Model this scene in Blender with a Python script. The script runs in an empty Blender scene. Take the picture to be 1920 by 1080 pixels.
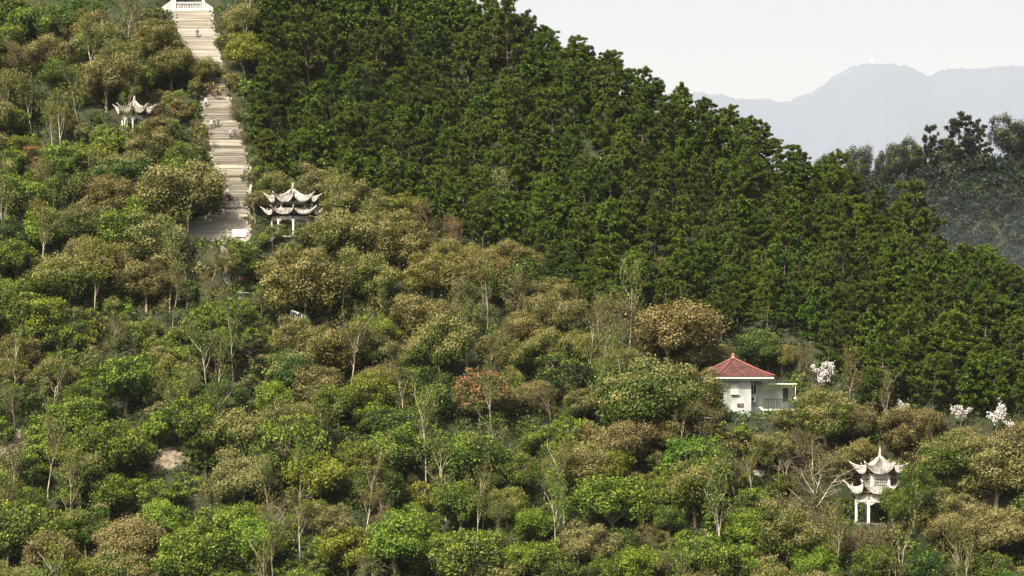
import bpy, math, random
import numpy as np
from mathutils import Vector, Matrix

sc = bpy.context.scene
col = sc.collection
R = math.radians
RNG = np.random.default_rng(11)

# ------------------------------------------------------------------ camera, sky, sun, exposure
F = 5175.0          # focal length in photo pixels (1920 wide)
HOR = 750.0         # photo row of the horizon
cam_d = bpy.data.cameras.new('camera')
cam_d.sensor_width = 36.0
cam_d.lens = 36.0 * F / 1920.0
cam_d.shift_y = (HOR - 540.0) / 1920.0
cam_d.clip_start = 1.0
cam_d.clip_end = 90000.0
cam = bpy.data.objects.new('camera', cam_d)
cam.rotation_euler = (R(90), 0, 0)
col.objects.link(cam)
sc.camera = cam

SUN_EL, SUN_AZ = R(47), R(-34)            # azimuth measured from behind the camera, minus = left
sd = Vector((math.sin(SUN_AZ) * math.cos(SUN_EL), -math.cos(SUN_AZ) * math.cos(SUN_EL), math.sin(SUN_EL)))
world = bpy.data.worlds.new('World')
sc.world = world
world.use_nodes = True
wn = world.node_tree
bg = wn.nodes['Background']
sky = wn.nodes.new('ShaderNodeTexSky')
sky.sky_type = 'NISHITA'
sky.sun_disc = False
sky.sun_elevation = SUN_EL
sky.sun_rotation = math.atan2(sd.x, sd.y)
sky.air_density = 1.0
sky.dust_density = 8.0
sky.ozone_density = 1.0
wn.links.new(sky.outputs[0], bg.inputs[0])
bg.inputs[1].default_value = 0.095
sun_d = bpy.data.lights.new('sun', 'SUN')
sun_d.energy = 5.0
sun_d.angle = R(0.55)
sun_d.color = (1.0, 0.93, 0.80)
sun = bpy.data.objects.new('sun', sun_d)
sun.rotation_euler = sd.to_track_quat('Z', 'Y').to_euler()
col.objects.link(sun)
vs = sc.view_settings
vs.view_transform = 'Standard'
vs.look = 'None'
vs.exposure = 1.4
vs.gamma = 1.0
sc.cycles.max_bounces = 5
sc.cycles.diffuse_bounces = 2
sc.cycles.glossy_bounces = 2
sc.cycles.transmission_bounces = 3
sc.cycles.volume_bounces = 0
sc.cycles.transparent_max_bounces = 4

# ------------------------------------------------------------------ materials
def mat(name, build):
    m = bpy.data.materials.new(name)
    m.use_nodes = True
    nt = m.node_tree
    b = nt.nodes['Principled BSDF']
    build(nt, b)
    return m

def nd(nt, t, **kw):
    n = nt.nodes.new(t)
    for k, v in kw.items():
        if k.startswith('i_'):
            n.inputs[int(k[2:])].default_value = v
        else:
            setattr(n, k, v)
    return n

def mix_rgb(nt, fac, a, b):
    n = nt.nodes.new('ShaderNodeMix')
    n.data_type = 'RGBA'
    for sock, v in ((n.inputs[0], fac), (n.inputs[6], a), (n.inputs[7], b)):
        if hasattr(v, 'is_linked'):
            nt.links.new(v, sock)
        else:
            sock.default_value = v
    return n.outputs[2]

def leaf_material(name, fresh, transl=0.3, spec=0.12, fresh_var=None):
    """leaf blade: the tree's own green (object colour), new growth by the mesh attribute, small blade to blade variation"""
    def build(nt, b):
        oi = nd(nt, 'ShaderNodeObjectInfo')
        at = nd(nt, 'ShaderNodeAttribute', attribute_name='fresh')
        av = nd(nt, 'ShaderNodeAttribute', attribute_name='tone')
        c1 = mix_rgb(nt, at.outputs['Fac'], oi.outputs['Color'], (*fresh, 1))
        hs = nd(nt, 'ShaderNodeHueSaturation')
        mr = nd(nt, 'ShaderNodeMapRange', i_3=0.72, i_4=1.30)
        nt.links.new(av.outputs['Fac'], mr.inputs[0])
        nt.links.new(mr.outputs[0], hs.inputs['Value'])
        mh = nd(nt, 'ShaderNodeMapRange', i_3=0.485, i_4=0.515)
        nt.links.new(oi.outputs['Random'], mh.inputs[0])
        nt.links.new(mh.outputs[0], hs.inputs['Hue'])
        nt.links.new(c1, hs.inputs['Color'])
        nt.links.new(hs.outputs[0], b.inputs['Base Color'])
        b.inputs['Roughness'].default_value = 0.5
        b.inputs['Specular IOR Level'].default_value = spec
        tr = nd(nt, 'ShaderNodeBsdfTranslucent')
        nt.links.new(hs.outputs[0], tr.inputs[0])
        mx = nd(nt, 'ShaderNodeMixShader', i_0=transl)
        nt.links.new(b.outputs[0], mx.inputs[1])
        nt.links.new(tr.outputs[0], mx.inputs[2])
        nt.links.new(mx.outputs[0], nt.nodes['Material Output'].inputs[0])
    return mat(name, build)

def noisy(name, c1, c2, scale=3.0, rough=0.85, stretch=(1, 1, 1), contrast=(0.35, 0.65), objvar=0.0, bump=0.0, c3=None):
    def build(nt, b):
        tc = nd(nt, 'ShaderNodeTexCoord')
        mp = nd(nt, 'ShaderNodeMapping')
        mp.inputs['Scale'].default_value = stretch
        nt.links.new(tc.outputs['Object'], mp.inputs[0])
        oi = nd(nt, 'ShaderNodeObjectInfo')
        ad = nd(nt, 'ShaderNodeVectorMath', operation='ADD')
        nt.links.new(mp.outputs[0], ad.inputs[0])
        sc_ = nd(nt, 'ShaderNodeVectorMath', operation='SCALE')
        cmb = nd(nt, 'ShaderNodeCombineXYZ')
        for k in range(3):
            nt.links.new(oi.outputs['Random'], cmb.inputs[k])
        nt.links.new(cmb.outputs[0], sc_.inputs[0])
        sc_.inputs['Scale'].default_value = 37.0
        nt.links.new(sc_.outputs[0], ad.inputs[1])
        nz = nd(nt, 'ShaderNodeTexNoise')
        nz.inputs['Scale'].default_value = scale
        nz.inputs['Detail'].default_value = 6
        nt.links.new(ad.outputs[0], nz.inputs['Vector'])
        mr = nd(nt, 'ShaderNodeMapRange', i_1=contrast[0], i_2=contrast[1])
        nt.links.new(nz.outputs['Fac'], mr.inputs[0])
        out = mix_rgb(nt, mr.outputs[0], (*c1, 1), (*c2, 1))
        if c3:
            nz2 = nd(nt, 'ShaderNodeTexNoise')
            nz2.inputs['Scale'].default_value = scale * 0.35
            nz2.inputs['Detail'].default_value = 4
            nt.links.new(ad.outputs[0], nz2.inputs['Vector'])
            m2 = nd(nt, 'ShaderNodeMapRange', i_1=0.5, i_2=0.68)
            nt.links.new(nz2.outputs['Fac'], m2.inputs[0])
            out = mix_rgb(nt, m2.outputs[0], out, (*c3, 1))
        if objvar:
            hs = nd(nt, 'ShaderNodeHueSaturation')
            m3 = nd(nt, 'ShaderNodeMapRange', i_3=1 - objvar, i_4=1 + objvar)
            nt.links.new(oi.outputs['Random'], m3.inputs[0])
            nt.links.new(m3.outputs[0], hs.inputs['Value'])
            nt.links.new(out, hs.inputs['Color'])
            out = hs.outputs[0]
        nt.links.new(out, b.inputs['Base Color'])
        b.inputs['Roughness'].default_value = rough
        b.inputs['Specular IOR Level'].default_value = 0.25
        if bump:
            bp = nd(nt, 'ShaderNodeBump')
            bp.inputs['Strength'].default_value = bump
            bp.inputs['Distance'].default_value = 0.03
            nt.links.new(nz.outputs['Fac'], bp.inputs['Height'])
            nt.links.new(bp.outputs[0], b.inputs['Normal'])
    return mat(name, build)

M = {}
M['needle'] = leaf_material('pine_needles', (0.125, 0.150, 0.012), 0.28, 0.1)
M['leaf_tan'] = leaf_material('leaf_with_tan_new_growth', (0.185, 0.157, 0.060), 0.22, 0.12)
M['leaf_green'] = leaf_material('leaf_with_yellow_new_growth', (0.150, 0.190, 0.018), 0.28, 0.15)
M['leaf_red'] = leaf_material('leaf_with_red_new_growth', (0.20, 0.088, 0.048), 0.2, 0.12)
M['petal'] = mat('white_petal', lambda nt, b: (b.inputs['Base Color'].__setattr__('default_value', (0.50, 0.47, 0.45, 1)), b.inputs['Roughness'].__setattr__('default_value', 0.6)))
M['bark'] = noisy('grey_brown_bark', (0.10, 0.075, 0.05), (0.20, 0.16, 0.11), 5, stretch=(1, 1, 0.25))
M['bark_pale'] = noisy('pale_bark', (0.15, 0.135, 0.085), (0.32, 0.295, 0.20), 4, stretch=(1, 1, 0.3))
M['bark_pine'] = noisy('pine_bark', (0.045, 0.034, 0.022), (0.10, 0.078, 0.054), 5, stretch=(1, 1, 0.3))
M['twig'] = noisy('brown_twig', (0.072, 0.058, 0.036), (0.14, 0.112, 0.072), 2, objvar=0.2)
M['ground'] = noisy('forest_floor', (0.010, 0.013, 0.004), (0.024, 0.024, 0.008), 0.35, c3=(0.013, 0.022, 0.005))
M['earth'] = noisy('dry_earth', (0.06, 0.047, 0.03), (0.155, 0.125, 0.09), 1.8, c3=(0.035, 0.038, 0.014))
M['stone'] = noisy('worn_stone', (0.095, 0.085, 0.066), (0.30, 0.275, 0.225), 1.6, stretch=(0.3, 1, 1), objvar=0.5, c3=(0.040, 0.038, 0.024), bump=0.3)
M['stone_kerb'] = noisy('mossy_kerb_stone', (0.07, 0.065, 0.045), (0.24, 0.22, 0.17), .9, c3=(0.05, 0.055, 0.02))
M['stone_white'] = noisy('pale_concrete_step', (0.19, 0.175, 0.145), (0.38, 0.355, 0.305), 1.4, stretch=(0.3, 1, 1), objvar=0.25, c3=(0.16, 0.145, 0.105))
M['white_stone'] = noisy('white_painted_stone', (0.30, 0.29, 0.27), (0.44, 0.43, 0.41), 2.2, c3=(0.22, 0.21, 0.18))
M['render'] = noisy('weathered_white_render', (0.31, 0.32, 0.29), (0.46, 0.47, 0.45), 0.8, c3=(0.21, 0.22, 0.18), stretch=(1, 1, 0.5))
M['pav'] = noisy('weathered_white_plaster', (0.22, 0.208, 0.182), (0.40, 0.385, 0.35), 2.0, c3=(0.12, 0.112, 0.09))
M['pav_roof'] = noisy('weathered_grey_white_tile', (0.13, 0.12, 0.105), (0.30, 0.285, 0.255), 1.8, c3=(0.07, 0.063, 0.052), stretch=(1, 1, 0.6))
M['pav_pan'] = noisy('darker_tile_strip', (0.085, 0.078, 0.065), (0.22, 0.205, 0.18), 2.0)  # darker tone for every second tile strip
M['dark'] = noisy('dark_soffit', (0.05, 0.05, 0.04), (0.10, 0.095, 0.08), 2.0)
M['red_tile'] = noisy('red_roof_tile', (0.055, 0.020, 0.017), (0.105, 0.041, 0.034), 2.2, c3=(0.040, 0.020, 0.016))
M['red_dark'] = noisy('dark_red_ridge', (0.14, 0.05, 0.04), (0.20, 0.07, 0.06), 3.0)
M['orange'] = noisy('orange_glazed', (0.22, 0.085, 0.05), (0.30, 0.12, 0.07), 3.0, rough=0.4)
M['greenish'] = noisy('pale_green_paint', (0.36, 0.41, 0.34), (0.48, 0.53, 0.45), 2.0)
M['rail_green'] = noisy('pale_green_stone', (0.22, 0.28, 0.23), (0.40, 0.46, 0.40), 2.0)
M['iron'] = noisy('dark_green_iron', (0.02, 0.03, 0.022), (0.04, 0.055, 0.04), 3.0, rough=0.5)
M['frame'] = noisy('pale_window_frame', (0.55, 0.56, 0.5), (0.66, 0.67, 0.6), 2.0, rough=0.5)
M['glass'] = mat('window_glass', lambda nt, b: (b.inputs['Base Color'].__setattr__('default_value', (0.025, 0.035, 0.03, 1)), b.inputs['Roughness'].__setattr__('default_value', 0.08)))
M['block'] = noisy('shade_grey_wall', (0.20, 0.215, 0.185), (0.34, 0.355, 0.31), 1.5)  # shade of the house recess put into the colour; canopy shares it
M['plastic'] = noisy('white_plastic', (0.50, 0.50, 0.47), (0.60, 0.60, 0.57), 1.0, rough=0.4)
M['concrete_road'] = noisy('pale_concrete_road', (0.12, 0.11, 0.085), (0.22, 0.205, 0.17), 0.8)
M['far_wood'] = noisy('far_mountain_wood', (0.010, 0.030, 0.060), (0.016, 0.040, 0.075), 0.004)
M['mid_floor'] = noisy('shaded_wood_floor', (0.03, 0.035, 0.025), (0.05, 0.055, 0.035), 0.05)

def flat(name, c, rough=0.8):
    return mat(name, lambda nt, b: (b.inputs['Base Color'].__setattr__('default_value', (*c, 1)), b.inputs['Roughness'].__setattr__('default_value', rough)))
M['skin'] = flat('skin', (0.50, 0.33, 0.24))
M['hair'] = flat('black_hair', (0.012, 0.011, 0.01))

# ------------------------------------------------------------------ mesh helpers
class MB:
    def __init__(self):
        self.v, self.f, self.n = [], [], 0
    def add(self, V, Fc, mi=0, fresh=None, tone=None, smooth=False):
        V = np.asarray(V, np.float32).reshape(-1, 3)
        Fc = np.asarray(Fc, np.int32)
        self.v.append(V)
        self.f.append((Fc + self.n, mi, fresh, tone, smooth))
        self.n += len(V)
        return self
    def mesh(self, name, mats):
        me = bpy.data.meshes.new(name)
        V = np.concatenate(self.v)
        nv = len(V)
        nl = sum(f[0].size for f in self.f)
        nf = sum(len(f[0]) for f in self.f)
        me.vertices.add(nv); me.loops.add(nl); me.polygons.add(nf)
        me.vertices.foreach_set('co', V.ravel())
        me.loops.foreach_set('vertex_index', np.concatenate([f[0].ravel() for f in self.f]))
        tot = np.concatenate([np.full(len(f[0]), f[0].shape[1], np.int32) for f in self.f])
        me.polygons.foreach_set('loop_start', np.concatenate([[0], np.cumsum(tot)[:-1]]).astype(np.int32))
        me.polygons.foreach_set('material_index', np.concatenate([np.full(len(f[0]), f[1], np.int32) for f in self.f]))
        me.polygons.foreach_set('use_smooth', np.concatenate([np.full(len(f[0]), f[4], bool) for f in self.f]))
        if any(f[2] is not None for f in self.f):
            a = me.attributes.new('fresh', 'FLOAT', 'FACE')
            a.data.foreach_set('value', np.concatenate([np.zeros(len(f[0])) if f[2] is None else f[2] for f in self.f]).astype(np.float32))
            a = me.attributes.new('tone', 'FLOAT', 'FACE')
            a.data.foreach_set('value', np.concatenate([np.full(len(f[0]), .5) if f[3] is None else f[3] for f in self.f]).astype(np.float32))
        for m in (mats if isinstance(mats, (list, tuple)) else [mats]):
            me.materials.append(m)
        me.update(calc_edges=True)
        return me
    def obj(self, name, mats, parent=None):
        return link(name, self.mesh(name, mats), parent)
    # ---- shapes
    def box(self, c, s, rz=0.0, mi=0, taper=1.0):
        x, y, z = s[0] / 2, s[1] / 2, s[2] / 2
        t = taper
        V = np.array([[-x, -y, -z], [x, -y, -z], [x, y, -z], [-x, y, -z], [-x * t, -y * t, z], [x * t, -y * t, z], [x * t, y * t, z], [-x * t, y * t, z]])
        if rz:
            ca, sa = math.cos(rz), math.sin(rz)
            V = V @ np.array([[ca, sa, 0], [-sa, ca, 0], [0, 0, 1]])
        return self.add(V + np.array(c), [[0, 3, 2, 1], [4, 5, 6, 7], [0, 1, 5, 4], [1, 2, 6, 5], [2, 3, 7, 6], [3, 0, 4, 7]], mi)
    def tube(self, P, rad, sides=6, mi=0, cap=True, smooth=True):
        P = np.asarray(P, float)
        n = len(P)
        rad = np.broadcast_to(np.asarray(rad, float), (n,))
        T = np.gradient(P, axis=0) if n > 2 else np.repeat((P[1:] - P[:1]), n, 0)
        T /= np.linalg.norm(T, axis=1, keepdims=True) + 1e-9
        ref = np.array([0, 0, 1.0]) if abs(T[0, 2]) < 0.8 else np.array([1.0, 0, 0])
        U = np.cross(T, ref); U /= np.linalg.norm(U, axis=1, keepdims=True) + 1e-9
        W = np.cross(T, U)
        a = np.linspace(0, 2 * math.pi, sides, endpoint=False)
        V = P[:, None] + rad[:, None, None] * (np.cos(a)[None, :, None] * U[:, None] + np.sin(a)[None, :, None] * W[:, None])
        idx = np.arange(n * sides).reshape(n, sides)
        nx = np.roll(idx, -1, 1)
        Q = np.stack([idx[:-1], nx[:-1], nx[1:], idx[1:]], -1).reshape(-1, 4)
        self.add(V.reshape(-1, 3), Q, mi, smooth=smooth)
        if cap and sides > 4:
            base = self.n - n * sides
            for row in (idx[0][::-1], idx[-1]):
                self.f.append((np.array([row], np.int32) + base, mi, None, None, False))
        return self
    def lathe(self, prof, c=(0, 0, 0), sides=12, mi=0):
        prof = np.asarray(prof, float)
        P = np.stack([np.zeros(len(prof)), np.zeros(len(prof)), prof[:, 1]], 1) + np.array(c)
        a = np.linspace(0, 2 * math.pi, sides, endpoint=False)
        V = P[:, None] + prof[:, 0][:, None, None] * np.stack([np.cos(a), np.sin(a), np.zeros(sides)], -1)[None]
        n = len(prof)
        idx = np.arange(n * sides).reshape(n, sides)
        nx = np.roll(idx, -1, 1)
        Q = np.stack([idx[:-1], nx[:-1], nx[1:], idx[1:]], -1).reshape(-1, 4)
        return self.add(V.reshape(-1, 3), Q, mi, smooth=True)
    def quads(self, C, N, L, W, mi=0, fresh=None, tone=None, rng=RNG):
        """leaf blades: rhombs at C facing N"""
        n = len(C)
        N = N / (np.linalg.norm(N, axis=1, keepdims=True) + 1e-9)
        r = rng.normal(size=(n, 3))
        U = np.cross(N, r); U /= np.linalg.norm(U, axis=1, keepdims=True) + 1e-9
        Vv = np.cross(N, U)
        L = np.broadcast_to(np.asarray(L, float), (n,))[:, None]; W = np.broadcast_to(np.asarray(W, float), (n,))[:, None]
        P = np.stack([C - U * L / 2, C - Vv * W / 2 + U * L * .08, C + U * L / 2, C + Vv * W / 2 + U * L * .08], 1)
        idx = np.arange(4 * n).reshape(n, 4)
        if tone is None:
            tone = rng.random(n)
        if fresh is None:
            fresh = np.zeros(n)
        return self.add(P.reshape(-1, 3), idx, mi, fresh, tone)

def link(name, data, parent=None):
    o = bpy.data.objects.new(name, data)
    if parent is not None:
        o.parent = parent
    col.objects.link(o)
    return o

def tag(o, label=None, cat=None, group=None, kind=None):
    if label: o['label'] = label
    if cat: o['category'] = cat
    if group: o['group'] = group
    if kind: o['kind'] = kind
    return o

def thing(name, label, cat, loc=(0, 0, 0), rz=0.0, group=None):
    o = bpy.data.objects.new(name, None)
    o.empty_display_size = 0.3
    o.location = loc
    o.rotation_euler = (0, 0, rz)
    col.objects.link(o)
    return tag(o, label, cat, group)

# ------------------------------------------------------------------ terrain
_perm = np.random.default_rng(5).random((64, 64))
def vnoise(x, y):
    x = np.asarray(x, float); y = np.asarray(y, float)
    xi = np.floor(x).astype(int); yi = np.floor(y).astype(int)
    fx = x - xi; fy = y - yi
    fx = fx * fx * (3 - 2 * fx); fy = fy * fy * (3 - 2 * fy)
    g = lambda i, j: _perm[i % 64, j % 64]
    return (g(xi, yi) * (1 - fx) + g(xi + 1, yi) * fx) * (1 - fy) + (g(xi, yi + 1) * (1 - fx) + g(xi + 1, yi + 1) * fx) * fy - 0.5

def softplus(s, w):
    return w * np.logaddexp(0, s / w)

def plane(y):
    return -23.0 + 0.78 * (y - 360.0)

def plane_pt(px, py):
    k = (HOR - py) / F
    y = (23.0 + 0.78 * 360.0) / (0.78 - k)
    return ((px - 960) / F * y, y, k * y)

# the foot of the pine slope, behind the broadleaf spur
BND = [(380, -60), (470, 180), (490, 330), (640, 380), (760, 420), (880, 455), (1000, 520), (1120, 600), (1340, 660), (1500, 730), (1640, 790), (1780, 815), (1930, 815), (2100, 815)]
_bw = np.array([plane_pt(*p)[:2] for p in BND])
def bnd_px(px):
    return np.interp(px, [p[0] for p in BND], [p[1] for p in BND])
TERR = []      # (x, y, z, r_in, r_out) terraces
STAIR = []     # polyline of the stair (x, y, z)

SKYL = [(900, -18), (1000, 30), (1100, 85), (1190, 125), (1250, 160), (1330, 178), (1430, 240), (1525, 288), (1600, 332), (1690, 376), (1740, 428), (1800, 450), (1920, 492), (2050, 560)]
CREST_X, CREST_C = np.array([-300.0, 300.0]), np.zeros(2)
def base_h(x, y):
    x = np.asarray(x, float); y = np.asarray(y, float)
    p = plane(y)
    yb = np.interp(x, _bw[:, 0], _bw[:, 1])
    st = np.clip((y - yb - 1) / 10.0, 0, 1)
    wide = np.clip((x + 44) / 12, 0, 1)
    p = p - 4.5 * st * st * (3 - 2 * st) * wide
    s = (x + 2.7) * 0.6 + (y - 468) * 0.8
    calm = 0.35 + 0.65 * np.clip(-(s + 4) / 14, 0, 1)
    p = p + calm * (4.0 * vnoise(x / 27 + 3, y / 40) + 1.8 * vnoise(x / 11, y / 14 + 9) + 0.5 * vnoise(x / 4, y / 4))
    p = p - 1.45 * softplus(s - 3.0, 3.0)
    p = p + np.interp(x, CREST_X, CREST_C) * np.where(s < 0, np.exp(-(s / 16.0) ** 2), 1.0)
    d = np.abs(y - 805)
    mid = 64 + 0.14 * (np.clip(x, 0, 420) - 90) - 0.66 * np.sqrt(d * d + 100) - 0.9 * softplus(72 - x, 12) - 0.5 * softplus(x - 380, 40)
    mid = mid + 7 * vnoise(x / 60, y / 60) + 3 * vnoise(x / 22, y / 22)
    near = 1.5 - 0.55 * softplus(y - 6, 6) - 0.004 * np.abs(x)
    valley = -62 + 2 * vnoise(x / 90, y / 90)
    return np.maximum(np.maximum(np.maximum(p, mid), valley), np.where(y < 140, np.minimum(near, -1.9), -100.0))

def height(x, y):
    h = base_h(x, y)
    for (tx, ty, tz, r0, r1) in TERR:
        d = np.hypot(x - tx, y - ty)
        w = np.clip((r1 - d) / (r1 - r0), 0, 1)
        w = w * w * (3 - 2 * w)
        h = h * (1 - w) + tz * w
    if STAIR:
        S = np.array(STAIR)
        o = np.argsort(S[:, 1])
        xs = np.interp(y, S[o, 1], S[o, 0]); zs = np.interp(y, S[o, 1], S[o, 2])
        d = np.abs(x - xs) + 0.6 * np.maximum(0, np.maximum(S[:, 1].min() - 2 - y, y - S[:, 1].max() - 3))
        w = np.clip((9 - d) / 4.5, 0, 1)
        w = w * w * (3 - 2 * w)
        h = h * (1 - w) + (zs - 0.25) * w
    return h

def ground(px, py, fn=None, y0=310.0, y1=600.0):
    """the point of the terrain seen at a photo pixel"""
    fn = fn or height
    ys = np.arange(y0, y1, 0.4)
    x = (px - 960) / F * ys; z = (HOR - py) / F * ys
    hit = np.nonzero(z <= fn(x, ys))[0]
    if len(hit) == 0:
        return None
    y = ys[hit[0]]
    x = (px - 960) / F * y
    return Vector((x, y, float(fn(x, y))))

def proj(p):
    return (960 + F * p[0] / p[1], HOR - F * p[2] / p[1])

_t = np.linspace(-.05, 1.15, 40)
_cx = -2.7 + 78.7 * _t; _cy = 468 - 59 * _t
_u = 960 + F * _cx / _cy
_want = (HOR - np.interp(_u, [q[0] for q in SKYL], [q[1] for q in SKYL]) - 84) / F * _cy
_now = base_h(_cx, _cy)
CREST_X, CREST_C = _cx, np.convolve(np.pad(_want - _now, 2, mode='edge'), np.ones(5) / 5, 'valid')
# places that get a level footing
P_OCT = ground(549, 447, base_h); TERR.append((P_OCT.x, P_OCT.y, P_OCT.z, 5.0, 9.0))
P_HEX = ground(1650, 986, base_h); TERR.append((P_HEX.x, P_HEX.y, P_HEX.z, 4.8, 8.0))
P_UP = ground(252, 262, base_h); TERR.append((P_UP.x, P_UP.y, P_UP.z, 4.8, 8.0))
P_HOUSE = ground(1412, 786, base_h); TERR.append((P_HOUSE.x, P_HOUSE.y + 3, P_HOUSE.z, 10.0, 15.0))
P_PATH = ground(440, 552, base_h); TERR.append((P_PATH.x, P_PATH.y, P_PATH.z, 3.5, 6.0))
for (px, py) in ((412, 462), (420, 400), (434, 330), (428, 300), (421, 250), (405, 200), (392, 150), (382, 100), (368, 50), (357, 22)):
    g = ground(px, py, base_h)
    STAIR.append((g.x, g.y, g.z))
# even out the stair profile: straight from foot to head
S0, S1 = np.array(STAIR[0]), np.array(STAIR[-1])
ys_ = np.linspace(S0[1], S1[1], 12)
_S = np.array(STAIR)
STAIR = [(float(np.interp(y, _S[:, 1], _S[:, 0])), float(y), float(S0[2] + (S1[2] - S0[2]) * (y - S0[1]) / (S1[1] - S0[1]))) for y in ys_]
# lateral course from the photo columns
cols_ = [(462, 414), (400, 424), (330, 436), (300, 429), (250, 420), (200, 406), (150, 396), (100, 384), (50, 366), (20, 358)]
for i, (x, y, z) in enumerate(STAIR):
    v = HOR - F * z / y
    u = np.interp(v, [c[0] for c in cols_][::-1], [c[1] for c in cols_][::-1])
    STAIR[i] = ((u - 960) / F * y, y, z)

def axis(dense0, dense1, step, lo, hi):
    a = list(np.arange(dense0, dense1 + step, step))
    s, v = step, dense1
    while v < hi:
        s *= 1.18; v += s; a.append(min(v, hi))
    s, v = step, dense0
    while v > lo:
        s *= 1.18; v -= s; a.insert(0, max(v, lo))
    return np.array(sorted(set(np.round(a, 3))))
gx = axis(-125, 250, 1.7, -19000, 19000)
gy = np.array(sorted(set(list(axis(325, 540, 1.5, -400, 545)) + list(np.arange(545, 900, 9.0)) + list(axis(900, 910, 20, 900, 51000)))))
GX, GY = np.meshgrid(gx, gy)
GZ = height(GX, GY)
ny, nx_ = GX.shape
idx = np.arange(ny * nx_).reshape(ny, nx_)
Q = np.stack([idx[:-1, :-1], idx[:-1, 1:], idx[1:, 1:], idx[1:, :-1]], -1).reshape(-1, 4)
b = MB(); b.add(np.stack([GX, GY, GZ], -1).reshape(-1, 3), Q, 0, smooth=True)
tag(b.obj('ground', M['ground']), 'wooded hillside with dark leaf littered forest floor', kind='structure')

# far mountain range in the haze
FD = 36000.0
FK = FD / 12000.0
prof = [(200, 330), (700, 270), (1100, 200), (1270, 172), (1340, 178), (1400, 187), (1440, 185), (1480, 184), (1520, 176), (1545, 158), (1560, 145), (1600, 124), (1635, 117), (1665, 117), (1700, 125), (1740, 136), (1800, 128), (1860, 120), (1930, 119), (2100, 112), (2500, 160), (3000, 230)]
fx = np.arange(-1800, 4700, 9.0) * FK
fz = np.interp(fx, [(p[0] - 960) / F * FD for p in prof], [(HOR - p[1]) / F * FD for p in prof])
fr = np.random.default_rng(3)
fz0 = fz
fz = fz + FK * (20 * vnoise(fx / 90 / FK, 0 * fx) + 9 * vnoise(fx / 31 / FK, 0 * fx + 5) + 17 * np.abs(vnoise(fx / 13 / FK, 0 * fx + 8)) - 8)
rows = []
for k, (dy, dz) in enumerate([(-2300, 1), (-1700, .72), (-1200, .50), (-700, .28), (-330, .125), (-120, .04), (-30, .012), (0, 0), (30, .012), (300, .1), (1800, .8)]):
    wob = 1 + 0.25 * vnoise(fx / 260 / FK + k * .3, fx * 0 + k * .2)
    rows.append(np.stack([fx, np.full_like(fx, FD) + dy * FK * wob, (fz if abs(dy) < 1 else fz0 - 4 * FK) * (1 - dz) - 62 * dz + (0 if abs(dy) < 200 else 10 * FK * vnoise(fx / 60 / FK + k * .2, fx * 0 + k * .35))], -1))
V = np.stack(rows)
idx = np.arange(V.shape[0] * V.shape[1]).reshape(V.shape[:2])
Q = np.stack([idx[:-1, :-1], idx[:-1, 1:], idx[1:, 1:], idx[1:, :-1]], -1).reshape(-1, 4)
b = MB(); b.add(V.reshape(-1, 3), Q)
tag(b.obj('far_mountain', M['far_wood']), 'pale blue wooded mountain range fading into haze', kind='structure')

# ------------------------------------------------------------------ haze
def haze_build(nt, b):
    pv = nd(nt, 'ShaderNodeVolumePrincipled')
    pv.inputs['Color'].default_value = (0.955, 0.98, 1.0, 1)
    pv.inputs['Density'].default_value = HAZE
    pv.inputs['Anisotropy'].default_value = 0.12
    nt.nodes.remove(b)
    nt.links.new(pv.outputs[0], nt.nodes['Material Output'].inputs['Volume'])
HAZE = 0.00002
hz = MB(); hz.box((0, 25500, 2960), (38600, 51900, 6060))
tag(hz.obj('haze', mat('pale_haze', haze_build)), 'thin pale haze filling the air', kind='stuff')

# mist lying in the hollow in front of the farther hill, thinning upwards
def mist_build(nt, b):
    pv = nd(nt, 'ShaderNodeVolumePrincipled')
    pv.inputs['Color'].default_value = (0.80, 0.89, 1.0, 1)
    pv.inputs['Density'].default_value = 0.0011
    nt.nodes.remove(b)
    nt.links.new(pv.outputs[0], nt.nodes['Material Output'].inputs['Volume'])
b = MB()
V = [(70, 560, -50), (330, 560, -50), (330, 740, -50), (70, 740, -50), (80, 738.5, 58), (330, 738.5, 58), (330, 740, 58), (70, 740, 58)]
b.add(V, [[0, 3, 2, 1], [4, 5, 6, 7], [0, 1, 5, 4], [1, 2, 6, 5], [2, 3, 7, 6], [3, 0, 4, 7]])
tag(b.obj('mist', mat('valley_mist', mist_build)), 'pale mist lying in the hollow before the farther hill', kind='stuff')

# ------------------------------------------------------------------ pavilions
def ring_pt(n, k, rot, r):
    a = rot + 2 * math.pi * k / n            # angle from the camera side, clockwise to the right
    return np.array([math.sin(a) * r, -math.cos(a) * r])

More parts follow.
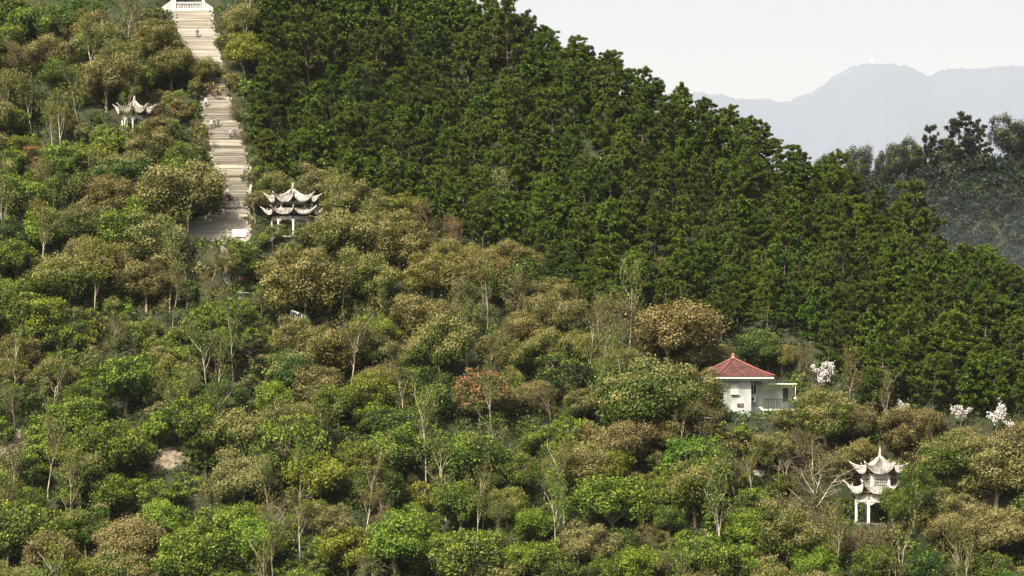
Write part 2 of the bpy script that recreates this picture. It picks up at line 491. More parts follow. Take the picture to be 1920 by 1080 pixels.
def roof(parent, n, rot, r_top, r_eave, z_top, z_eave, lift, ext, name='roof', seg=16, rings=9):
    """sweeping tiled roof: concave fall, corners drawn out and up"""
    b = MB(); soff = MB(); hips = []
    ts = np.linspace(0, 1, rings)
    def pt(k, s, t, dz=0.0):
        a, c = ring_pt(n, k, rot, 1.0), ring_pt(n, k + 1, rot, 1.0)
        q = a * (1 - s) + c * s
        cc = abs(2 * s - 1)
        r = r_top + (r_eave - r_top) * t
        r *= 1 + ext * cc ** 5 * t ** 3
        # faces bow inwards between the corners
        z = z_eave + (z_top - z_eave) * (1 - t) ** 1.45 + lift * cc ** 3.2 * t ** 2.6 + dz
        return (q[0] * r, q[1] * r, z)
    for k in range(n):
        ss = np.linspace(0, 1, seg * 2 + 1)
        top = np.array([[pt(k, s, t, (0.09 if i % 2 else 0.0)) for i, s in enumerate(ss)] for t in ts])
        m = np.arange(top.shape[0] * top.shape[1]).reshape(top.shape[:2])
        Q = np.stack([m[:-1, :-1], m[1:, :-1], m[1:, 1:], m[:-1, 1:]], -1).reshape(-1, 4)
        cols = np.tile(np.arange(len(ss) - 1), len(ts) - 1)
        b.add(top.reshape(-1, 3), Q[cols % 4 < 2], 0)
        b.add(top.reshape(-1, 3), Q[cols % 4 >= 2], 1)
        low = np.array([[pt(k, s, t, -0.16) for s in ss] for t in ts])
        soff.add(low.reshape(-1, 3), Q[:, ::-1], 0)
        # fascia along the eave
        e = np.concatenate([top[-1], low[-1]])
        w = len(ss)
        ii = np.arange(w - 1)
        b.add(e, np.stack([ii, ii + w, ii + w + 1, ii + 1], -1), 0)
        P = np.array([pt(k, 0, t, 0.07) for t in np.linspace(0, 1, 14)])
        d = P[-1] - P[-2]; d /= np.linalg.norm(d)
        out = np.array([P[-1][0], P[-1][1], 0]); out /= np.linalg.norm(out)
        tip = [P[-1] + out * .22 + np.array([0, 0, .14]), P[-1] + out * .38 + np.array([0, 0, .36])]
        hips.append(np.vstack([P, tip]))
    b.obj(name, [M['pav_roof'], M['pav_pan']], parent)
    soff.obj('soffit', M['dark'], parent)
    for P in hips:
        h = MB(); rad = np.concatenate([np.full(11, .10), [.12, .13, .14, .10, .03]])
        h.tube(P, rad, 6)
        # ridge ornament
        q = P[9]; h.tube([q, q + np.array([0, 0, .25]), q * np.array([1.03, 1.03, 1]) + np.array([0, 0, .5])], [.09, .07, .02], 5)
        h.obj('hip_ridge', M['pav'], parent)

def finial(parent, z0, h, m, kind='gourd'):
    b = MB()
    if kind == 'gourd':
        p = [(.38, 0), (.30, .10), (.22, .22), (.24, .34), (.30, .42), (.24, .54), (.14, .62), (.20, .72), (.22, .80), (.16, .90), (.03, 1.0)]
    else:
        p = [(.30, 0), (.22, .08), (.26, .16), (.18, .24), (.23, .34), (.15, .42), (.19, .52), (.11, .60), (.14, .70), (.06, .80), (.02, 1.0)]
    b.lathe([(r, z0 + t * h) for r, t in p], sides=10)
    b.obj('finial', m, parent)

def beam_ring(parent, n, rot, r, z0, z1, th, name='beam', m='pav', arch=0.0):
    for k in range(n):
        a, c = ring_pt(n, k, rot, r), ring_pt(n, k + 1, rot, r)
        mid = (a + c) / 2; d = c - a; L = np.linalg.norm(d)
        b = MB(); rz = math.atan2(d[1], d[0])
        b.box((mid[0], mid[1], (z0 + z1) / 2), (L - th * 0.9, th * .8, z1 - z0), rz)
        if arch:
            for sgn in (-1, 1):          # corner brackets under the beam
                for j in range(4):
                    w = arch * (1 - j / 4.0)
                    q = mid + d / L * sgn * (L / 2 - th * .45 - w / 2)
                    b.box((q[0], q[1], z0 - arch * .12 * (j + .5)), (w, th * .5, arch * .12), rz)
        b.obj(name, M[m], parent)

def columns(parent, n, rot, r, z0, z1, rad, name='column', sides=10):
    first = None
    for k in range(n):
        q = ring_pt(n, k, rot, r)
        if first is None:
            b = MB(); b.tube([(0, 0, z0), (0, 0, z0 + .12), (0, 0, z0 + .16), (0, 0, z1)], [rad * 1.35, rad * 1.35, rad, rad * .95], sides)
            first = b.obj(name, M['pav'], parent); o = first
        else:
            o = first.copy(); col.objects.link(o)
        o.location = (q[0], q[1], 0)

def plinth(parent, n, rot, r, z0, z1, name='plinth'):
    b = MB()
    for (ra, za, zb) in ((r + .35, z0, (z0 + z1) / 2), (r, (z0 + z1) / 2, z1)):
        A = [(*ring_pt(n, k, rot, ra), za) for k in range(n)]; B = [(*ring_pt(n, k, rot, ra), zb) for k in range(n)]
        b.add(A + B, [[k, (k + 1) % n, n + (k + 1) % n, n + k] for k in range(n)])
        b.f.append((np.array([list(range(n, 2 * n))]) + b.n - 2 * n, 0, None, None, False))
    b.obj(name, M['stone'], parent)

def wall_ring(parent, n, rot, r, z0, z1, th, name, m, lattice=False):
    for k in range(n):
        a, c = ring_pt(n, k, rot, r), ring_pt(n, k + 1, rot, r)
        mid = (a + c) / 2; d = c - a; L = np.linalg.norm(d); rz = math.atan2(d[1], d[0])
        b = MB(); b.box((mid[0], mid[1], (z0 + z1) / 2), (L - .12, th, z1 - z0), rz)
        o = b.obj(name, M[m], parent)
        if lattice:
            out = -np.array([-d[1], d[0]]) / L
            if np.dot(out, mid) < 0: out = -out
            g = MB()
            for j in range(7):
                q = mid + d * ((j + .5) / 7 - .5) * .8 + out * (th / 2 + .03)
                g.box((q[0], q[1], (z0 + z1) / 2 + (0.12 if j % 2 else -.06)), (.09, .05, (z1 - z0) * .5), rz)
            for zz in (.3, .5, .72):
                q = mid + out * (th / 2 + .045)
                g.box((q[0], q[1], z0 + (z1 - z0) * zz), (L * .75, .04, .08), rz)
            g.obj('lattice', M['dark'], o)

# the octagonal pavilion by the stair foot
t = thing('pavilion', 'white octagonal pavilion with two tiers of upswept eaves beside the stairway foot', 'pavilion', P_OCT)
r0 = R(6)
plinth(t, 8, r0, 4.1, -1.2, 0.25)
columns(t, 8, r0, 3.45, 0.25, 3.15, .17)
beam_ring(t, 8, r0, 3.45, 2.95, 3.5, .30, arch=.55)
roof(t, 8, r0, 2.85, 4.55, 4.95, 3.95, .95, .11, seg=9)
wall_ring(t, 8, r0, 2.72, 4.5, 4.98, .16, 'parapet', 'pav')
columns(t, 8, r0, 2.75, 4.5, 5.85, .15, name='upper_post', sides=8)
beam_ring(t, 8, r0, 2.75, 5.62, 6.05, .24, name='upper_beam')
roof(t, 8, r0, .28, 4.0, 8.1, 6.0, 1.15, .12, seg=10)
finial(t, 7.95, 1.25, M['pav'])
b = MB(); b.tube([(-.45 + .05, -1.6, .25), (-.45, -1.6, 1.1), (-.3, -1.6, 1.35), (0, -1.6, 1.45), (.3, -1.6, 1.35), (.45, -1.6, 1.1), (.45, -1.6, .25)], .07, 6)
b.box((0, -1.4, .62), (.8, .5, .08))
t.scale = (.92, .92, .92)
o = b.obj('arched_chair', M['red_dark']); o.location = P_OCT
tag(o, 'dark red arched chair standing inside the octagonal pavilion', 'chair')

# the hexagonal pavilion low down
t = thing('pavilion', 'slender white hexagonal pavilion with spire finial rising from brown thicket', 'pavilion', P_HEX)
r0 = R(-36)
plinth(t, 6, r0, 4.0, -1.4, 0.3)
columns(t, 6, r0, 3.35, .3, 3.6, .2)
beam_ring(t, 6, r0, 3.35, 3.3, 4.45, .34, arch=.85)
roof(t, 6, r0, 2.3, 4.35, 5.75, 4.65, 1.35, .13, seg=12)
wall_ring(t, 6, r0, 2.35, 5.2, 7.0, .2, 'wall_panel', 'pav', lattice=True)
columns(t, 6, r0, 2.4, 5.2, 7.2, .2, name='upper_post', sides=8)
beam_ring(t, 6, r0, 2.4, 6.95, 7.35, .26, name='upper_beam')
roof(t, 6, r0, .25, 3.5, 9.55, 7.45, 1.15, .13, seg=12)
finial(t, 9.4, 1.75, M['pav'], 'spire')

t.scale = (.94, .94, .95)
# the single roofed pavilion half hidden higher up
t = thing('pavilion', 'single roofed pale pavilion half hidden by trees below the stairway head', 'pavilion', P_UP)
r0 = R(0)
plinth(t, 8, r0, 3.0, -1.2, .3)
columns(t, 8, r0, 2.4, .3, 4.0, .16)
beam_ring(t, 8, r0, 2.4, 3.7, 4.35, .28, arch=.6)
roof(t, 8, r0, .28, 3.5, 7.0, 4.75, 1.35, .14, seg=8)
finial(t, 6.85, 1.3, M['pav'])
t.scale = (.80, .80, .86)

# ------------------------------------------------------------------ house
HR = R(18)
H = thing('house', 'white two storey house with red tiled hip roof and balcony', 'house', P_HOUSE, HR)
# local x to the right along the front, local y backwards; front wall plane at y = 0
ppm = F / P_HOUSE.y
ZE = (786 - 708) / ppm          # eave height
ZT = (786 - 672) / ppm          # roof apex
b = MB(); b.box((-2.55, 3.6, ZE / 2 - 1.0), (4.6, 7.0, ZE + 1.6)); b.obj('wall', M['render'], H)
b = MB(); b.box((.93, 4.4, ZE / 2 - 1.0), (2.34, 5.6, ZE + 1.6)); b.obj('wall', M['block'], H)  # recessed wall, its shade painted as a greyer tone
b = MB(); b.box((4.2, 4.5, 2.1 - 1.0), (4.18, 5.2, 5.75)); b.obj('wall', M['render'], H)
b = MB(); b.box((1.55, 1.52, .3), (1.1, .12, 2.6)); b.obj('wall', M['render'], H)
# hip roof in tile courses
half = 4.4
cx_, cy_ = -1.5, 3.6
rb = MB()
NC = 16
for f in range(4):
    a = f * math.pi / 2
    ca, sa = math.cos(a), math.sin(a)
    def rp(u, v, zz):
        X, Y = u, v
        return (cx_ + X * ca - Y * sa, cy_ + X * sa + Y * ca, zz)
    for i in range(NC):
        t0, t1 = i / NC, (i + 1) / NC
        z0 = ZT - (ZT - ZE) * t0 ** .93; z1 = ZT - (ZT - ZE) * t1 ** .93
        h0, h1 = half * t0, half * t1
        rb.add([rp(-h0, -h0, z0), rp(-h1, -h1, z1 + .05), rp(h1, -h1, z1 + .05), rp(h0, -h0, z0)], [[0, 1, 2, 3]])
        rb.add([rp(-h1, -h1, z1 + .05), rp(-h1, -h1 + .0, z1), rp(h1, -h1, z1), rp(h1, -h1, z1 + .05)], [[0, 1, 2, 3]])
rb.obj('roof', M['red_tile'], H)
for f in range(4):
    sx, sy = (-1, 1, 1, -1)[f], (-1, -1, 1, 1)[f]
    h = MB(); h.tube([(cx_ + sx * half * t_, cy_ + sy * half * t_, ZT - (ZT - ZE) * t_ ** .93 + .08 + (.16 * max(0, t_ - .8) * 5) ** 1) for t_ in (0.02, .25, .5, .75, .9, 1.02)], .11, 6)
    h.obj('hip_ridge', M['red_dark'], H)
b = MB(); b.lathe([(.34, ZT - .05), (.3, ZT + .15), (.16, ZT + .25), (.27, ZT + .38), (.22, ZT + .55), (.06, ZT + .62), (.01, ZT + .66)], (cx_, cy_, 0), 10); b.obj('finial', M['orange'], H)
b = MB()
b.box((cx_, cy_, ZE - .14), (half * 2 - .1, half * 2 - .1, .24)); b.obj('eave_board', M['frame'], H)
b = MB(); b.box((cx_, cy_, ZE - .42), (half * 2 - 1.1, half * 2 - 1.1, .3)); b.obj('cornice', M['greenish'], H)

def window(x, y, z, w, h, bars=2, sill=True, m='frame'):
    fb = MB()
    fb.box((x - w / 2, y, z), (.09, .12, h + .09)); fb.box((x + w / 2, y, z), (.09, .12, h + .09))
    fb.box((x, y, z - h / 2), (w - .1, .12, .09)); fb.box((x, y, z + h / 2), (w - .1, .12, .09))
    for i in range(1, bars):
        fb.box((x - w / 2 + w * i / bars, y, z), (.06, .1, h - .1))
    o = fb.obj('window', M[m], H)
    g = MB(); g.box((x, y + .03, z), (w - .09, .03, h - .09)); g.obj('pane', M['glass'] if m == 'frame' else M['greenish'], o)
    if sill:
        s = MB(); s.box((x, y - .08, z - h / 2 - .09), (w + .25, .25, .08)); s.obj('sill', M['render'], o)
    return o
window(-2.75, .06, ZE - 1.75, 1.0, 1.25, 3, m='greenish')
window(.72, 1.56, ZE - 1.75, .95, 1.45, 2)
b = MB(); b.box((-1.9, .05, ZE - 3.95), (.95, .08, .5)); b.obj('vent_panel', M['earth'], H)
b = MB(); b.box((-3.9, -.3, ZE - 4.9), (2.6, .8, .14)); b.obj('canopy', M['block'], H)
# air conditioner
ac = thing('air_conditioner', 'white air conditioner unit on the recessed wall under the window', 'air conditioner', P_HOUSE, HR)
b = MB(); b.box((.5, 1.3, ZE - 3.1), (.82, .34, .82)); b.obj('casing', M['plastic'], ac)
b = MB(); b.tube([(.38, 1.12, ZE - 3.1), (.38, 1.09, ZE - 3.1)], [.28, .28], 14); b.obj('fan_grille', M['iron'], ac)
# porch roof, post, doorway, balcony
b = MB(); b.box((4.5, 1.9, ZE - .98), (4.6, 3.4, .18)); b.obj('porch_roof', M['greenish'], H)
b = MB(); b.tube([(6.62, .4, ZE - 3.0), (6.62, .4, ZE - 1.05)], .05, 6); b.obj('post', M['greenish'], H)
b = MB(); b.lathe([(.05, ZE - 3.55), (.26, ZE - 3.45), (.3, ZE - 3.1), (.2, ZE - 2.9), (.09, ZE - 2.75)], (6.62, .4, 0), 10); b.obj('post_base', M['plastic'], H)
b = MB(); b.box((5.75, 1.88, ZE - 2.5), (.8, .06, 1.9)); b.obj('door', M['iron'], H)
b = MB(); b.box((4.2, 1.0, ZE - 4.62), (5.2, 2.2, .28)); b.obj('balcony_slab', M['greenish'], H)
b = MB(); b.box((4.2, .55, ZE - 5.4), (5.0, .3, 1.3)); b.obj('balcony_base', M['render'], H)
for zz, hh in ((ZE - 3.12, .13), (ZE - 4.38, .13)):
    b = MB(); b.box((4.2, .15, zz), (5.1, .12, hh)); b.obj('handrail', M['iron'], H)
first = None
for i in range(22):
    if first is None:
        b = MB(); b.box((0, 0, 0), (.08, .08, 1.14)); first = b.obj('baluster', M['iron'], H); o = first
    else:
        o = first.copy(); col.objects.link(o)
    o.location = (1.7 + i * .236, .15, ZE - 3.75)

# ------------------------------------------------------------------ stairway
Sarr = np.array(STAIR)
ST = thing('stairway', 'long straight stone stairway climbing the hillside through the trees', 'stairway', STAIR[0])
rise = 0.17
nst = int((Sarr[-1, 2] - Sarr[0, 2]) / rise)
step_me = {}
for key in ('stone', 'stone_white'):
    b = MB(); b.box((0, .55, -.35), (1, 1.1, .70)); b.box((0, .02, -.03), (1.004, .10, .05)); step_me[key] = b.mesh('step', M[key])
for i in range(nst):
    z = Sarr[0, 2] + (i + 1) * rise
    y = np.interp(z - rise * .5, Sarr[:, 2], Sarr[:, 1]); x = np.interp(y, Sarr[:, 1], Sarr[:, 0])
    v = HOR - F * z / y
    wdt = np.interp(v, [0, 60, 110, 160, 210, 280, 330, 380, 405, 420, 470], [6.9, 6.2, 4.9, 4.4, 5.0, 5.2, 5.4, 5.6, 6.3, 9.6, 9.8])
    key = 'stone_white' if (v < 125 or v > 392 or RNG.random() < .16) else 'stone'
    o = link('step', step_me[key], ST)
    o.location = (x - STAIR[0][0] - (0.8 if v > 405 else 0) + RNG.normal() * .22, y - STAIR[0][1] + RNG.normal() * .03, z - STAIR[0][2] + RNG.normal() * .025)
    o.scale = (wdt + RNG.normal() * .3, 1, 1)
    o.rotation_euler = (RNG.normal() * .01, RNG.normal() * .006, RNG.normal() * .012)
for side in (1,):
    P = []
    for j in range(40):
        z = Sarr[0, 2] + 4.0 + 9.0 * j / 39
        y = np.interp(z, Sarr[:, 2], Sarr[:, 1]); x = np.interp(y, Sarr[:, 1], Sarr[:, 0])
        v = HOR - F * z / y
        wdt = np.interp(v, [0, 60, 110, 160, 210, 280, 330, 380, 405, 420, 470], [6.9, 6.4, 5.4, 5.2, 5.6, 5.6, 5.8, 6.0, 6.6, 9.6, 9.8])
        P.append((x + side * (wdt / 2 + .25) - STAIR[0][0], y - STAIR[0][1], z + .1 - STAIR[0][2]))
    P = np.array(P)
    b = MB()
    off = np.array([[-.2, 0, -.8], [.2, 0, -.8], [.2, 0, .22], [-.2, 0, .22]])
    V = P[:, None] + off[None]
    m = np.arange(160).reshape(40, 4); nx = np.roll(m, -1, 1)
    b.add(V.reshape(-1, 3), np.stack([m[:-1], nx[:-1], nx[1:], m[1:]], -1).reshape(-1, 4))
    b.obj('side_kerb', M['stone_kerb'], ST)
# white balustrade at the head
hx, hy, hz_ = STAIR[-1]
B = thing('balustrade', 'white stone balustrade with square posts closing the stairway head', 'balustrade', (hx - .3, hy + .9, hz_))
for x, w, h in ((-2.75, .75, 2.5), (2.35, .5, 1.9)):
    b = MB(); b.box((x, 0, h / 2 - .3), (w, .6, h + .6)); b.box((x, 0, h + .12), (w + .16, .76, .22)); b.obj('post', M['white_stone'], B)
b = MB(); b.box((-.2, .05, .22), (4.4, .35, .5)); b.obj('base_rail', M['white_stone'], B)
b = MB(); b.box((-.2, .05, 1.38), (4.4, .4, .24)); b.obj('top_rail', M['white_stone'], B)
first = None
for i in range(15):
    if first is None:
        b = MB(); b.lathe([(.07, .45), (.12, .6), (.13, .75), (.07, .95), (.1, 1.1), (.1, 1.27)], sides=8); first = b.obj('baluster', M['white_stone'], B); o = first
    else:
        o = first.copy(); col.objects.link(o)
    o.location = (-2.15 + i * .29, .05, 0)
b = MB(); b.box((-.2, .5, .65), (4.4, .12, 1.3)); b.obj('back_panel', M['white_stone'], B)
for sgn, x0, ln, hh in ((-1, -3.15, 1.6, 1.75), (1, 2.62, 1.4, 1.5)):
    b = MB()
    V = [(x0, -.2, -.6), (x0 + sgn * ln, -.2, -.6), (x0 + sgn * ln, -.2, hh * .35), (x0, -.2, hh), (x0, .2, -.6), (x0 + sgn * ln, .2, -.6), (x0 + sgn * ln, .2, hh * .35), (x0, .2, hh)]
    Q = [[0, 1, 2, 3], [7, 6, 5, 4], [3, 2, 6, 7], [1, 5, 6, 2], [0, 3, 7, 4]]
    b.add(V, Q if sgn > 0 else [q[::-1] for q in Q]); b.obj('wing_wall', M['white_stone'], B)

# white signboard, stone post, lower path and railing
g = ground(449, 452)
S = thing('signboard', 'blank white signboard on two short posts beside the stairway foot', 'sign', g, R(12))
ppm_ = F / g.y
b = MB(); b.box((0, 0, 1.2), (2.05, .08, 1.1)); b.obj('board', M['plastic'], S)
for x in (-.85, .85):
    b = MB(); b.tube([(x, .09, -.4), (x, .09, 1.6)], .05, 6); b.obj('post', M['stone'], S)
g = ground(352, 436)
S = thing('stone_post', 'slim pale stone post with ball top beside the widened stairway foot', 'post', g)
b = MB(); b.box((0, 0, .75), (.42, .42, 2.3), taper=.8); b.obj('shaft', M['stone_white'], S)
b = MB(); b.lathe([(.1, 1.9), (.24, 2.0), (.14, 2.1), (.24, 2.2), (.3, 2.4), (.24, 2.6), (.1, 2.72), (.02, 2.76)], sides=10); b.obj('ball_top', M['stone_white'], S)

def sheet(name, px0, py0, m, rx, ry, label, seed, lift=.06):
    """a patch lying on the terrain"""
    c = ground(px0, py0)
    r = np.random.default_rng(seed)
    n = 26
    rows = []
    for t_ in (0, .35, .7, 1.0):
        a = np.linspace(0, 2 * math.pi, n, endpoint=False)
        k = t_ * (1 + .22 * np.sin(a * 3 + seed) + .12 * np.sin(a * 7 + seed * 2))
        x = c.x + rx * k * np.cos(a); y = c.y + ry * k * np.sin(a)
        rows.append(np.stack([x, y, height(x, y) + lift * (1 if t_ < 1 else -1)], -1))
    V = np.stack(rows)
    m_ = np.arange(V.shape[0] * n).reshape(-1, n); nx = np.roll(m_, -1, 1)
    b = MB(); b.add(V.reshape(-1, 3), np.stack([m_[:-1], m_[1:], nx[1:], nx[:-1]], -1).reshape(-1, 4)[:, ::-1], smooth=True)
    return tag(b.obj(name, M[m]), label, kind='structure')
sheet('path', 445, 546, 'stone_white', 3.2, 2.0, 'pale stone landing of the path below the stairway', 1)
sheet('bare_earth', 318, 862, 'earth', 2.9, 2.6, 'patch of pale dry bare earth among green shrubs', 2)
sheet('bare_earth', 18, 838, 'earth', 2.6, 3.4, 'patch of pinkish bare earth at the hillside edge', 3)
sheet('bare_earth', 470, 655, 'earth', 1.6, 1.2, 'small patch of dry earth below the walking person', 4)
sheet('road', 1412, 888, 'concrete_road', 2.4, .16, 'pale concrete road glimpsed between thin trunks', 5)
sheet('path', 345, 490, 'stone', 1.7, .9, 'short pale stone ledge below the stairway foot', 6)
g = ground(548, 572)
o = MB().box((0, 0, .35), (1.9, 1.0, 1.1), .2, 0, .8).box((.9, .2, .05), (1.6, .9, .7), -.15, 0, .75).obj('stone_block', M['stone_white'])
o.location = g
tag(o, 'pale rough stone block on the bank above the green railing', 'stone block')
g = ground(562, 612)
S = thing('railing', 'pale green stone railing sloping down below the tan tree', 'railing', g)
x0, x1, z0, z1 = -1.35, 1.35, 1.65, .7
for zo, th in ((.62, .14), (-.42, .12)):
    b = MB(); b.tube([(x0, 0, z0 + zo), (x1, -.3, z1 + zo)], th, 5); b.obj('rail', M['rail_green'], S)
for i in range(9):
    t_ = i / 8
    b = MB(); b.tube([(x0 + (x1 - x0) * t_, -.3 * t_, z0 + (z1 - z0) * t_ - .9), (x0 + (x1 - x0) * t_, -.3 * t_, z0 + (z1 - z0) * t_ + .6)], .09, 6); b.obj('baluster', M['rail_green'], S)
# tiny pavilion on the far summit
fy = FD
fx_ = (1635 - 960) / F * fy; fz_ = float(np.interp(fx_, fx, fz)) - 6
t = thing('pavilion', 'tiny white pavilion on the summit of the far hazy mountain', 'pavilion', (fx_, fy, fz_))
t.scale = (FK, FK, FK)
b = MB()
for k in range(6):
    q = ring_pt(6, k, 0, 7); b.box((q[0], q[1], 3), (2.4, 2.4, 16))
b.obj('column_ring', M['plastic'], t)
b = MB(); b.lathe([(11, 11), (7, 14), (3, 17), (1, 22)], sides=6); b.obj('roof', M['plastic'], t)

# ------------------------------------------------------------------ tree models
def limb_tube(b, p0, p1, r0_, r1_, rng, sag=.12, sides=5, n=4):
    p0 = np.array(p0, float); p1 = np.array(p1, float)
    L = np.linalg.norm(p1 - p0)
    P = [p0 + (p1 - p0) * t + rng.normal(size=3) * L * sag * .35 * math.sin(t * math.pi) + np.array([0, 0, L * sag * math.sin(t * math.pi)]) for t in np.linspace(0, 1, n)]
    b.tube(P, np.linspace(r0_, r1_, n), sides, cap=False)
    return P

def make_broadleaf(seed, D, Hh, nl, leaf, dens, freshness, lmat, bark='bark', flatk=.75, low=-.25, nsub=1):
    rng = np.random.default_rng(seed)
    Rc = D / 2
    cz = Hh - Rc * flatk * 1.12
    tb = MB(); lb = MB()
    trunk_top = cz - Rc * flatk * .25
    sway = rng.normal(size=2) * .25
    subs = [np.zeros(3)]
    if nsub > 1:
        a0 = rng.uniform(0, 6.283)
        subs = [np.array([math.cos(a0 + 6.283 * q / nsub) * Rc * .40, math.sin(a0 + 6.283 * q / nsub) * Rc * .40, Rc * rng.uniform(-.28, .14)]) for q in range(nsub)]
    sk_ = 1.0 if nsub == 1 else .72
    tb.tube([(0, 0, -1.2), (0, 0, 0), (sway[0] * .5, sway[1] * .5, trunk_top * .5), (sway[0], sway[1], trunk_top)], [D * .035, D * .03, D * .022, D * .016], 7)
    for i in range(nl):
        u = (i + .5) / nl
        el = math.asin(low + (1 - low) * u)
        az = i * 2.399963 + rng.normal() * .5
        out = np.array([math.cos(az) * math.cos(el), math.sin(az) * math.cos(el), math.sin(el)])
        k = rng.uniform(.42, .92)
        c = np.array([0, 0, cz]) + subs[i % len(subs)] + out * np.array([Rc, Rc, Rc * flatk]) * sk_ * k * (1 if out[2] > 0 else .88)
        lr = Rc * rng.uniform(.17, .40)
        limb_tube(tb, (sway[0], sway[1], trunk_top * rng.uniform(.6, 1)), c, D * .012, D * .004, rng)
        n = int(dens * lr * lr)
        d = rng.normal(size=(n * 2, 3)); d /= np.linalg.norm(d, axis=1, keepdims=True)
        d = d[(d @ out > -.55)][:n]
        sq = np.array([1.05, 1.05, .72])
        wob = 1 + .28 * np.sin(d[:, 0] * 5 + i) * np.sin(d[:, 1] * 6 + i * 2) + .15 * rng.normal(size=len(d))
        P = c + d * sq * lr * (wob * (1 - .45 * rng.random(len(d)) ** 2))[:, None]
        N = d * .75 + np.array([0, 0, .45]) + rng.normal(size=d.shape) * .55
        lit = d @ (np.array([0, 0, .75]) + out * .5)  # new growth gathers on the upper, outer leaves
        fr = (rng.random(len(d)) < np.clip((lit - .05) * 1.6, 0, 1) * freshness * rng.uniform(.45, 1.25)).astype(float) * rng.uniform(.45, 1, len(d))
        s = leaf * rng.uniform(.7, 1.3, len(d))
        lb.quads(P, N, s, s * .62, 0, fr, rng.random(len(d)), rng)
    return tb.mesh('trunk', M[bark]), lb.mesh('crown', M[lmat]), D, Hh

def make_pine(seed, Hh, D, start=.28, tuft=(.4, .66), n=52):
    rng = np.random.default_rng(seed)
    tb = MB(); lb = MB()
    lean = rng.normal(size=2) * .03 * Hh
    spine = lambda t: np.array([lean[0] * t * t, lean[1] * t * t, Hh * t])
    tb.tube([spine(t) + (np.array([0, 0, -1.2]) if t == 0 else 0) for t in np.linspace(0, 1, 7)], np.linspace(.17, .03, 7), 6)
    PC, PR, PU = [], [], []
    nw = int(Hh * (1 - start) / .8)
    for w in range(nw):
        t = start + (1 - start) * (w + rng.uniform(0, .6)) / nw
        q = (t - start) / (1 - start)
        L = D / 2 * (min(1, .72 + q * 1.6) * (1 - q) ** .55 + .14) * rng.uniform(.8, 1.15)
        nb = rng.integers(4, 7)
        a0 = rng.uniform(0, 6.28)
        for k in range(nb):
            a = a0 + k * 6.283 / nb + rng.normal() * .3
            Lk = L * rng.uniform(.6, 1.2)
            rise_ = Lk * rng.uniform(.12, .5)
            p0 = spine(t); p1 = p0 + np.array([math.cos(a) * Lk, math.sin(a) * Lk, rise_])
            limb_tube(tb, p0, p1, .05, .015, rng, sag=-.06, sides=4, n=3)
            npf = max(1, int(round(Lk / .55)))
            for j in range(npf):
                f = 1 - .62 * j / max(npf, 1)
                PC.append(p0 + (p1 - p0) * f + rng.normal(size=3) * np.array([.24, .24, .12]))
                PR.append(rng.uniform(*tuft)); PU.append(np.array([math.cos(a) * .45, math.sin(a) * .45, 1.0]))
    for j in range(4):
        PC.append(spine(1) + rng.normal(size=3) * np.array([.22, .22, .3]) + np.array([0, 0, -.15])); PR.append(.55); PU.append(np.array([0, 0, 1.0]))
    for c, r_, up in zip(PC, PR, PU):
        d = rng.normal(size=(n, 3)); d /= np.linalg.norm(d, axis=1, keepdims=True)
        d = d + up / np.linalg.norm(up) * .75; d /= np.linalg.norm(d, axis=1, keepdims=True)
        base = c + rng.normal(size=(n, 3)) * .07
        tip = base + d * (r_ * rng.uniform(.7, 1.15, n))[:, None]
        # blades turn a flat side outwards so that a tuft shades like a rounded brush
        side = np.cross(d, up[None] + rng.normal(size=(n, 3)) * .8); side /= np.linalg.norm(side, axis=1, keepdims=True) + 1e-9
        w = .075 * 52 / n if n < 52 else .07
        V = np.stack([base - side * w * .5, base + side * w * .5, base + (tip - base) * .6 + side * w, tip, base + (tip - base) * .6 - side * w], 1)
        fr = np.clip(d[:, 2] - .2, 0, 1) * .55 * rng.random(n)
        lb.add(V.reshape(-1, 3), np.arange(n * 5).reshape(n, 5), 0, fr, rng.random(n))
    return tb.mesh('trunk', M['bark_pine']), lb.mesh('crown', M['needle']), D, Hh

